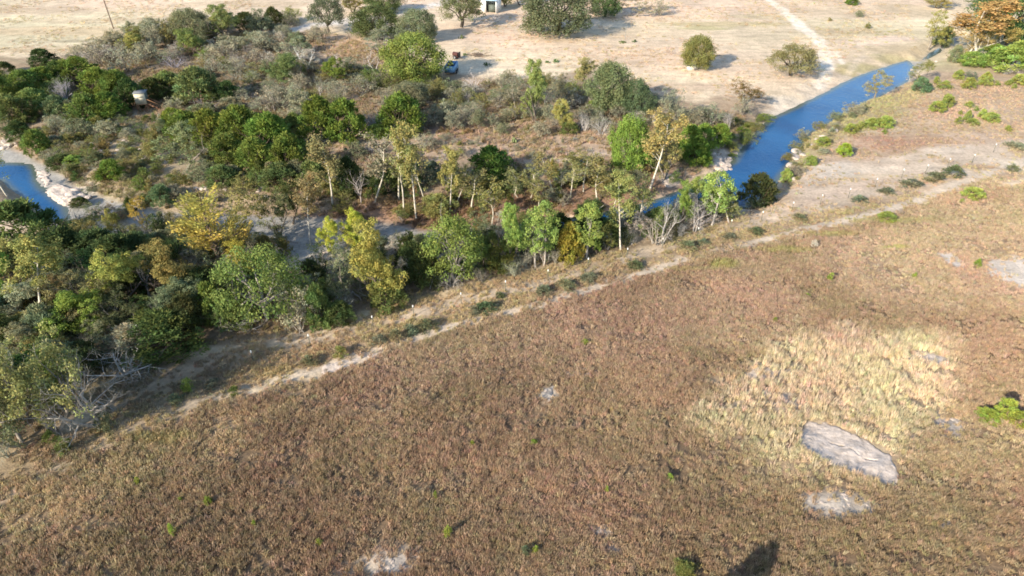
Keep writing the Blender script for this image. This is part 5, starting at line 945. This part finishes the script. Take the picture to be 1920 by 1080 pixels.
thicket([(1360, 210), (1440, 205), (1440, 222), (1400, 262), (1370, 290), (1340, 270)], 22, ('bush', 'mesquite'), '', 'growth on the left pool bank', .5, 1.2, .5, 1.1, ('olive', 'green', 'mid', 'greygreen'), .5)
thicket([(160, 385), (330, 405), (450, 412), (545, 425), (545, 470), (420, 450), (300, 432), (190, 408)], 22, ('thin', 'mesquite', 'sparse', 'bush'), '', 'growth in the dry creek bed', .6, 1.4, .9, 2.6, ('grey', 'olive', 'greygreen', 'brown'), .5, True)
thicket([(625, 425), (700, 440), (790, 445), (960, 425), (1200, 395), (1200, 420), (960, 448), (780, 478), (640, 480)], 34, ('mesquite', 'juniper', 'sparse', 'bush'), '', 'growth along the creek channel', .7, 1.6, 1.0, 3.0, ('dark', 'olive', 'greygreen', 'mid'), .45, True)
thicket([(640, 255), (870, 238), (1140, 232), (1230, 280), (1050, 312), (860, 300), (690, 318)], 44, ('bush', 'thin', 'bush', 'mesquite'), '', 'small scrub on the reddish clearing', .35, .9, .35, 1.0, ('grey', 'brown', 'olive', 'ash'), .7)

# ------------------------------------------------------------------ built things
M_tin = simple_mat('pale_painted_board', (.54, .49, .36), .7, 0, 4, .15); M_roof = simple_mat('grey_roof_sheet', (.15, .16, .17), .8, .0, 3, .15); M_wood = simple_mat('red_brown_timber', (.34, .17, .08), .8, 0, 6, .35); M_dk = simple_mat('interior_shade', (.02, .02, .025), .8)
M_sheet = simple_mat('dark_green_board', (.10, .12, .10), .7); M_pole = simple_mat('weathered_pole', (.20, .15, .11), .9, 0, 5, .3); M_white = simple_mat('white_paint', (.80, .79, .74), .6, 0, 2, .1)
M_blue = simple_mat('blue_paint', (.17, .36, .58), .5, 0, 3, .2); M_lblue = simple_mat('pale_blue_sheet', (.38, .55, .66), .45, 0, 2, .12); M_rust = simple_mat('rust', (.085, .03, .024), .85, 0, 6, .4); M_tyre = simple_mat('tyre_rubber', (.03, .03, .03), .9)
M_steel = simple_mat('grey_steel', (.3, .31, .32), .5, .5); M_conc = simple_mat('pale_concrete', (.58, .56, .52), .9, 0, 5, .2)
M_green = simple_mat('post_green', (.10, .13, .09), .7)
# hunting blind on splayed timber legs, with a stair at its right
X, Y, Z = ground_at(270, 209); b = empty('hunting_blind', (X, Y, Z), R(14)); tag(b, 'pale box hunting blind on crossed timber legs above the slope', 'hunting blind')
fl = 1.25; m = MB(); m.box((0, -.02, fl + .9), (1.7, .05, 1.8)); m.build('front_wall', M_tin, b)
for sx in (-1, 1): m = MB(); m.box((sx * .83, .85, fl + .9), (.05, 1.68, 1.8)); m.build('side_wall', M_tin if sx < 0 else M_sheet, b)
m = MB(); m.box((0, 1.70, fl + .9), (1.7, .05, 1.8)); m.build('back_wall', M_sheet, b)
m = MB(); m.box((0, .84, fl - .06), (1.8, 1.8, .10)); m.build('floor_board', M_wood, b)
m = MB(); m.box((0.05, .84, fl + 1.86), (2.0, 1.95, .06)); m.build('roof', M_roof, b)
for sx in (-1, 1):
    for sy in (0, 1): m = MB(); m.beam((sx * .78, .05 + sy * 1.6, fl - .1), (sx * .85, .02 + sy * 1.65, -.3), .14); m.build('leg', M_wood, b)
for sx in (-1, 1): m = MB(); m.beam((sx * .8, -.08, fl - .1), (0, -.1, .05), .10); m.build('brace', M_wood, b)
for sy in (-1, 1): m = MB(); m.beam((.9, .84 + sy * .75, fl - .1), (.9, .84, .05), .10); m.build('brace', M_wood, b)
for j in range(5): m = MB(); m.box((1.25 + j * .42, .45, fl - .15 - j * .27), (.34, .95, .06)); m.build('step', M_wood, b)
for sy in (-1, 1): m = MB(); m.beam((1.0, .45 + sy * .5, fl - .1), (3.0, .45 + sy * .5, -.1), .08, .2); m.build('stringer', M_wood, b)
for sy in (-1, 1): m = MB(); m.beam((1.0, .45 + sy * .5, fl + .75), (3.0, .45 + sy * .5, .8), .07); m.beam((3.0, .45 + sy * .5, .8), (3.0, .45 + sy * .5, -.2), .07); m.build('handrail', M_wood, b)
m = MB(); m.box((0, -.055, fl + 1.25), (1.0, .02, .25)); m.build('window', M_tin, b)
# utility pole
X, Y, Z = ground_at(213, 54); b = empty('utility_pole', (X, Y, Z)); tag(b, 'thin brown wooden power pole in the upper left pasture', 'utility pole')
m = MB(); m.tubes([(0, 0, -.3)], [(-.25, 0, 8.4)], .17, .12, 8); m.build('pole', M_pole, b)
m = MB(); m.box((-.25, .12, 8.0), (.5, .1, .1)); m.build('crossarm', M_pole, b)
m = MB(); m.tubes([(-.25, 0, 8.38)], [(-.25, 0, 8.62)], .06, .04, 6); m.build('insulator', M_steel, b)
X, Y, Z = ground_at(1172, 76); b = empty('marker_pole', (X, Y, Z)); tag(b, 'thin steel pole with small cap between prickly pears in the pasture', 'pole')
m = MB(); m.tubes([(0, 0, -.2)], [(0, 0, 3.0)], .045, .04, 6); m.build('pole', M_steel, b); m = MB(); m.tubes([(0, 0, 3.0)], [(0, 0, 3.12)], .08, .05, 6); m.disc((0, 0, 3.12), .05, (0, 0, 1), 6); m.build('cap', M_steel, b)
# white shed with a pale blue roof
X, Y, Z = ground_at(916, 24); b = empty('shed', (X, Y, Z), R(-18)); tag(b, 'small white shed with pale blue roof and open dark front at the top edge', 'shed')
W, D, Hh = 4.2, 4.0, 3.1
m = MB(); m.box((-W / 2, D / 2, Hh / 2), (.12, D, Hh)); m.build('wall', M_white, b); m = MB(); m.box((W / 2, D / 2, Hh / 2), (.12, D, Hh)); m.build('wall', M_white, b); m = MB(); m.box((0, D, Hh / 2), (W, .12, Hh)); m.build('wall', M_white, b)
m = MB(); m.box((-W / 2 + .75, 0.02, Hh / 2), (1.4, .12, Hh)); m.build('front_panel', M_white, b)
m = MB(); m.box((W / 2 - .05, 0.02, Hh / 2), (.16, .16, Hh)); m.build('post', M_white, b)
m = MB(); m.box((.6, 1.6, .9), (1.8, 1.6, 1.8)); m.build('stored_crate', M_sheet, b)
m = MB(); m.add([(-W / 2 - .3, -.5, Hh + .05), (W / 2 + .3, -.5, Hh + .05), (W / 2 + .3, D / 2, Hh + .75), (-W / 2 - .3, D / 2, Hh + .75), (-W / 2 - .3, D + .3, Hh + .1), (W / 2 + .3, D + .3, Hh + .1),
    (-W / 2 - .3, -.5, Hh - .03), (W / 2 + .3, -.5, Hh - .03), (W / 2 + .3, D / 2, Hh + .67), (-W / 2 - .3, D / 2, Hh + .67), (-W / 2 - .3, D + .3, Hh + .02), (W / 2 + .3, D + .3, Hh + .02)],
    [(0, 1, 2, 3), (3, 2, 5, 4), (7, 6, 9, 8), (8, 9, 10, 11), (0, 6, 7, 1), (4, 5, 11, 10), (0, 3, 9, 6), (3, 4, 10, 9), (1, 7, 8, 2), (2, 8, 11, 5)]); m.build('roof', M_lblue, b)
# blue trailer
def wheel(parent, c, r, w, ax=(1, 0, 0)):
    ax = np.array(ax, float); c = np.array(c, float); m = MB(); m.tubes([c - ax * w / 2], [c + ax * w / 2], r, r, 14); m.disc(c + ax * w / 2, r, ax, 14); m.disc(c - ax * w / 2, r, -ax, 14); t = m.build('wheel', M_tyre, parent)
    m = MB(); m.tubes([c - ax * (w / 2 + .02)], [c + ax * (w / 2 + .02)], r * .55, r * .5, 10); m.disc(c + ax * (w / 2 + .02), r * .5, ax, 10); m.disc(c - ax * (w / 2 + .02), r * .5, -ax, 10); m.build('rim', M_steel, t)
X, Y, Z = ground_at(843, 142); b = empty('trailer', (X, Y, Z), R(-8)); tag(b, 'blue high-sided trailer half hidden under the large yellow-green tree', 'trailer')
W, L_, f0, hs = 1.9, 3.8, .6, 1.15
m = MB(); m.box((0, L_ / 2, f0), (W, L_, .12)); m.build('bed', M_steel, b)
m = MB(); m.box((0, 0, f0 + hs / 2 + .06), (W, .06, hs)); m.build('tailgate', M_blue, b); m = MB(); m.box((0, L_, f0 + hs / 2 + .06), (W, .06, hs)); m.build('headboard', M_blue, b)
for s in (-1, 1):
    m = MB(); m.box((s * (W / 2 - .03), L_ / 2, f0 + hs / 2 + .06), (.06, L_ - .07, hs)); m.build('side_panel', M_blue, b)
    for j in range(3): m = MB(); m.box((s * (W / 2 + .03), .6 + j * 1.5, f0 + hs / 2), (.06, .08, hs + .1)); m.build('stake', M_lblue, b)
    for y in (1.7, 2.6): wheel(b, (s * (W / 2 + .12), y, .36), .36, .22)
for s in (-1, 1): m = MB(); m.box((s * .85, -.04, f0 + .0), (.22, .03, .12)); m.build('tail_light', M_rust, b)
m = MB(); m.beam((-.5, L_, f0), (0, L_ + 1.3, f0 - .1), .1); m.beam((.5, L_, f0), (0, L_ + 1.3, f0 - .1), .1); m.build('drawbar', M_steel, b)
m = MB(); m.box((-.25, 2.2, f0 + .8), (.6, 1.4, 1.4)); m.build('shade_load', M_dk, b)  # near-black block paints the shaded interior of the trailer
# rusty implement
X, Y, Z = ground_at(854, 111); b = empty('farm_implement', (X, Y, Z), R(-30)); tag(b, 'dark rust-red farm implement parked beside a prickly pear at the field edge', 'farm implement')
m = MB(); m.tubes([(-.6, .2, 1.0), (-.62, .2, 1.0)], [(.6, .2, 1.0), (-.6, .2, 1.0)], np.array([.42, .3]), np.array([.42, .42]), 10); m.disc((.6, .2, 1.0), .42, (1, 0, 0)); m.disc((-.6, .2, 1.0), .42, (-1, 0, 0)); m.build('tank', M_rust, b)
m = MB(); m.beam((-.7, -.1, .5), (.9, -.1, .5), .1); m.beam((-.7, .5, .5), (.9, .5, .5), .1); m.beam((.9, .2, .5), (1.7, .2, .4), .1); m.build('frame', M_rust, b)
for s in (-.25, .65): wheel(b, (0, s, .4), .4, .16, (0, 1, 0))
m = MB(); m.box((.95, .2, 1.0), (.12, .5, 1.1)); m.build('upright', M_tyre, b)
# brush pile
X, Y, Z = ground_at(895, 105); m = MB(); r = np.random.default_rng(3)
A = np.stack([r.normal(0, .9, 60), r.normal(0, .5, 60), r.uniform(0, .5, 60)], 1); Bv = A + np.stack([r.normal(0, .9, 60), r.normal(0, .6, 60), r.uniform(-.1, .35, 60)], 1); m.tubes(A, Bv, .05, .03, 4)
tag(m.build('brush_pile', M_pole, None, (X, Y, Z)), 'low dark pile of cut brush in line with the rusty implement', 'brush pile')
# pale block at the lone tree, mineral block
X, Y, Z = ground_at(1297, 130); b = empty('water_trough', (X, Y, Z), R(8)); tag(b, 'pale concrete trough at the foot of the lone olive-green tree', 'trough')
for s in (-1, 1):
    m = MB(); m.box((0, s * .5, .35), (2.0, .12, .75)); m.build('side', M_conc, b); m = MB(); m.box((s * .94, 0, .35), (.12, .88, .75)); m.build('end', M_conc, b)
m = MB(); m.box((0, 0, .1), (1.76, .88, .1)); m.build('base', M_conc, b)
# ranch fence posts along the clearing
for i, (x, y) in enumerate(((576, 92), (592, 84), (612, 78), (634, 76), (655, 74))):
    X, Y, Z = ground_at(x, y); b = empty('fence_post', (X, Y, Z)); tag(b, ('leftmost', 'second', 'middle', 'fourth', 'rightmost')[i] + ' short dark wooden fence post behind the bare clearing', 'post', 'fence posts behind the bare clearing')
    m = MB(); m.tubes([(0, 0, -.2)], [(0, 0, 1.3)], .09, .08, 6); m.disc((0, 0, 1.3), .08, (0, 0, 1), 6); m.build('post', M_pole, b)
# steel posts with white tops along the track
pm, cm = MB(), MB()
pm.box((0, 0, .62), (.05, .012, 1.5)); pm.box((0, .022, .62), (.012, .035, 1.5)); cm.tubes([(0, 0, 1.2)], [(0, 0, 1.40)], .065, .06, 8); cm.disc((0, 0, 1.40), .06, (0, 0, 1), 8)
PM, CM = pm.mesh('post', M_green), cm.mesh('white_cap', M_white)
for x, y in ((373, 606), (476, 680), (582, 649), (700, 614), (776, 594), (865, 570), (948, 547), (1027, 526), (1102, 504), (1175, 485), (1241, 466), (1307, 446), (1369, 431), (1427, 415), (1484, 397), (1538, 383), (1590, 371), (1640, 352), (1690, 334), (1735, 326), (1776, 314), (1822, 306), (1862, 286)):
    X, Y, Z = ground_at(x, y); b = empty('marker_post', (X, Y, Z), random.uniform(0, 1)); L = min(LAND, key=lambda q: (q[0] - x) ** 2 + (q[1] - y) ** 2); tag(b, f'short white-capped steel post {DIRS[int(round(math.atan2(L[1] - y, x - L[0]) / (math.pi / 4))) % 8]} the {L[2]}', 'post', 'white-capped posts along the track'); obj('post', PM, b); obj('white_cap', CM, b)

# ------------------------------------------------------------------ stone
def rock_mat(name='limestone', lo=(.36, .30, .245), hi=(.58, .495, .42)):
    m, ns, ls = new_mat(name); out = ns.new('ShaderNodeOutputMaterial'); b = ns.new('ShaderNodeBsdfPrincipled'); ls.new(b.outputs[0], out.inputs[0]); b.inputs['Roughness'].default_value = .95
    tc = ns.new('ShaderNodeTexCoord'); n = ns.new('ShaderNodeTexNoise'); n.inputs['Scale'].default_value = 1.6; n.inputs['Detail'].default_value = 8; n.inputs['Roughness'].default_value = .7; ls.new(tc.outputs['Object'], n.inputs['Vector'])
    c = mixc(ns, ls, lo, hi, ramp(ns, ls, n.outputs[0], .35, .6)); ls.new(c, b.inputs['Base Color'])
    bp = ns.new('ShaderNodeBump'); bp.inputs['Strength'].default_value = .8; bp.inputs['Distance'].default_value = .1; ls.new(n.outputs[0], bp.inputs['Height']); ls.new(bp.outputs[0], b.inputs['Normal']); return m
ROCK, ROCK_GREY = rock_mat(), rock_mat('grey_weathered_rock', (.24, .21, .18), (.40, .355, .30))
def rock_mesh(seed):
    bm = bmesh.new(); bmesh.ops.create_icosphere(bm, subdivisions=3, radius=1.0); r = np.random.default_rng(seed); ax = unit(r.normal(size=(9, 3))); off = r.uniform(.55, .95, 9)
    for v in bm.verts:
        p = np.array(v.co)
        for a, o in zip(ax, off):
            d = p @ a
            if d > o: p = p - a * (d - o) * .9
        p = p * (1 + .06 * math.sin(p[0] * 7 + seed) * math.cos(p[1] * 6)); p[2] *= .72; v.co = p
    me = bpy.data.meshes.new('boulder'); bm.to_mesh(me); bm.free(); me.materials.append(ROCK); return me
ROCKS = [rock_mesh(s) for s in range(5)]
def boulders(px, n, smin, smax, label, group):
    P = poly_w(px); lo, hi = P.min(0), P.max(0); k = 0; r = random.Random(n * 7 + int(px[0][0])); t = 0
    while k < n and t < 4000:
        t += 1; X, Y = r.uniform(lo[0], hi[0]), r.uniform(lo[1], hi[1])
        if not in_poly(X, Y, P): continue
        s = r.uniform(smin, smax); o = obj('boulder', ROCKS[r.randrange(5)], None, (X, Y, h_at(X, Y) + s * .1)); o.scale = (s * r.uniform(.8, 1.5), s * r.uniform(.8, 1.3), s * r.uniform(.6, 1.0)); o.rotation_euler = (r.uniform(-.2, .2), r.uniform(-.2, .2), r.uniform(0, 6))
        u, v, _ = project((X, Y, 0)); uc, vc, _ = project((*P.mean(0), 0)); dr = ('right', 'upper right', 'top', 'upper left', 'left', 'lower left', 'bottom', 'lower right')[int(round(math.atan2((vc - v) * 1.6, u - uc) / (math.pi / 4))) % 8]
        sz = 'small' if s < smin + (smax - smin) * .35 else ('large' if s > smin + (smax - smin) * .7 else 'medium')
        tag(o, f'{sz} {label}, {dr} of the group', 'boulder', group); k += 1
boulders([(1330, 300), (1340, 278), (1376, 280), (1384, 300), (1350, 306)], 22, .25, .75, 'pale limestone boulder heaped left of the pool', 'boulders heaped by the pool')
boulders([(1478, 318), (1488, 280), (1500, 262), (1512, 270), (1500, 310), (1486, 340)], 16, .35, 1.0, 'white limestone block of the right pool bank ledge', 'blocks of the white ledge')
boulders([(1515, 265), (1560, 235), (1575, 240), (1540, 270)], 7, .2, .5, 'pale stone on the slope above the white ledge', 'stones above the white ledge')
boulders([(120, 362), (128, 342), (158, 345), (160, 366)], 10, .3, .9, 'cream limestone boulder at the sunlit gravel bar', 'boulders at the gravel bar')
boulders([(0, 266), (4, 250), (40, 262), (36, 276)], 9, .3, .8, 'pale boulder at the head of the left pool', 'boulders at the head of the left pool')
boulders([(160, 275), (250, 245), (330, 290), (340, 350), (250, 340)], 22, .2, .6, 'cream stone lying on the pale left slope', 'stones on the pale slope')
boulders([(300, 345), (400, 340), (540, 350), (530, 380), (340, 375)], 10, .25, .6, 'tan stone on the bank behind the golden cypress', 'stones behind the golden cypress')
boulders([(560, 415), (620, 430), (620, 485), (575, 480)], 16, .15, .45, 'grey stone in the dry bed below the pinkish sycamore', 'stones in the dry creek bed')
boulders([(1640, 150), (1700, 126), (1708, 140), (1660, 160)], 10, .15, .35, 'white rock breaking the far pool water', 'rocks in the far end of the pool')
boulders([(1700, 118), (1760, 108), (1780, 112), (1720, 126)], 8, .15, .35, 'pale stone beside the creek riffle', 'stones beside the riffle')
def outcrop(px, label, relief=.12, z=.09, seed=0, chips=0, crack=None):
    """a flat bare rock sheet with a ragged outline, low steps and a crack"""
    P = poly_w(px); lo, hi = P.min(0) - .4, P.max(0) + .4; r = np.random.default_rng(seed); st = max(.05, (hi - lo).max() / 110); c = P.mean(0)
    xs, ys = np.arange(lo[0], hi[0], st), np.arange(lo[1], hi[1], st); X, Y = np.meshgrid(xs, ys)
    sd = sdist(X, Y, P) + (fbm(X * 1.6, Y * 1.6, 90 + seed, 4) - .5) * .7
    step = np.floor(fbm(X * .9, Y * 1.4, 70 + seed, 3) * 6) / 6 + .25 * fbm(X * 5, Y * 5, 71, 3) - .5
    Z = height(X, Y) + z * smooth(-sd / .3) + relief * step * smooth(-sd / .35) - .10 * smooth((sd + .12) / .2)
    if crack: Z -= .10 * smooth(1 - (sdist(X, Y, poly_w(crack), False) + (fbm(X * 3, Y * 3, 95, 3) - .5) * .3) / .06)
    n, m = X.shape; I = np.arange(n * m).reshape(n, m); q = np.stack([I[:-1, :-1], I[:-1, 1:], I[1:, 1:], I[1:, :-1]], -1).reshape(-1, 4)
    q = q[(sd.ravel()[q] < .12).all(1)]; u, inv = np.unique(q, return_inverse=True)
    V = np.stack([X.ravel() - c[0], Y.ravel() - c[1], Z.ravel()], 1)[u]
    root = empty('rock_outcrop', (c[0], c[1], 0)); tag(root, label, 'rock'); obj('slab', mesh_np('slab', V, inv.reshape(-1, 4), (ROCK_GREY if seed in (2, 3, 5, 6, 8) else ROCK,), True), root)
    for k in range(chips):
        t = r.uniform(0, 1) ** .5; p = P[r.integers(len(P))] * t + c * (1 - t); s = r.uniform(.06, .18)
        o = obj('stone', ROCKS[r.integers(5)], root, (p[0] - c[0], p[1] - c[1], h_at(p[0], p[1]) + z * .7)); o.scale = (s * 1.6, s, s * .7); o.rotation_euler = (0, 0, r.uniform(0, 6))
outcrop([(1492, 822), (1508, 788), (1548, 790), (1604, 812), (1658, 846), (1690, 876), (1684, 914), (1622, 898), (1560, 876), (1510, 850)], 'large cracked pale rock slab in the straw grass at the right', .14, .10, 1, 8, [(1556, 830), (1584, 838), (1612, 856), (1642, 866)])
outcrop([(1010, 748), (1020, 728), (1042, 722), (1040, 745), (1030, 752)], 'small pale stepped rock in the middle of the field', .2, .08, 2, 5)
outcrop([(700, 1075), (725, 1040), (770, 1035), (765, 1062), (740, 1085)], 'grey rock patch cut by the bottom edge', .14, .03, 3, 6)
outcrop([(1712, 675), (1730, 664), (1765, 672), (1770, 686), (1740, 690)], 'low grey rock above the slab near the right', .1, .03, 4, 4)
outcrop([(1535, 940), (1580, 928), (1640, 945), (1655, 965), (1600, 968), (1550, 955)], 'broken grey rock shelf below the large slab', .22, .0, 5, 14)
outcrop([(1112, 990), (1130, 982), (1148, 992), (1140, 1003), (1120, 1003)], 'small grey rock near the bottom middle', .15, .03, 6, 4)
outcrop([(1758, 985), (1775, 978), (1800, 988), (1795, 996), (1770, 994)], 'thin white stone strip right of the rock shelf', .15, .03, 7, 4)
outcrop([(1766, 792), (1785, 778), (1806, 790), (1800, 802), (1778, 806)], 'grey-tan rock beside the lime saplings at the right', .2, .05, 8, 5)
outcrop([(598, 698), (610, 682), (650, 672), (690, 660), (725, 655), (700, 668), (650, 685), (615, 700)], 'pale sandy bank scar on the lower wheel track', .12, .02, 9, 0)
outcrop([(712, 436), (720, 424), (745, 421), (768, 428), (760, 441), (735, 444)], 'sunlit white gravel bank in the creek bed', .12, .06, 10, 6)
outcrop([(1240, 334), (1256, 324), (1275, 326), (1268, 338), (1250, 342)], 'pale rock ledge at the creek bend by the yellowing sycamore', .2, .08, 11, 4)
outcrop([(76, 346), (98, 332), (130, 340), (158, 352), (160, 368), (112, 372), (90, 362)], 'white rock ledge along the right side of the left pool', .3, .18, 12, 10)
outcrop([(62, 306), (86, 308), (94, 330), (78, 336), (70, 322)], 'flat pale rock shelf at the head of the left pool', .2, .12, 13, 5)
outcrop([(168, 378), (200, 380), (236, 396), (220, 402), (180, 392)], 'pale flat rock in the shaded creek bed left of the cypress', .2, .10, 14, 6)
# fallen wood
def log(x0, y0, x1, y1, r0, label, col=(.42, .38, .34), up=.25):
    A = np.array(ground_at(x0, y0)); B = np.array(ground_at(x1, y1)); A[2] += r0; B[2] += r0 + up; w = Wood(int(x0)); L = np.linalg.norm(B - A)
    w.limb((0, 0, 0), (B - A), L, r0, 1, nseg=4, wig=.05, rise=0, kids=(4, 4, 4), spread=.7, ratio=.35)
    o = empty('fallen_log', A); c = obj('limb', w.mesh('limb'), o); c.color = (*col, 1); tag(o, label, 'log')
log(640, 540, 682, 560, .22, 'pale fallen trunk under the grey-green stemmy tree')
log(178, 752, 228, 772, .08, 'white broken branch lying under the big dead tree', (.55, .52, .48), .0)
log(1322, 294, 1346, 301, .25, 'pale fallen log beside the boulder heap', (.45, .38, .32), 0)
log(530, 450, 560, 455, .12, 'white drift log in the dry creek bed', (.55, .52, .48), 0)
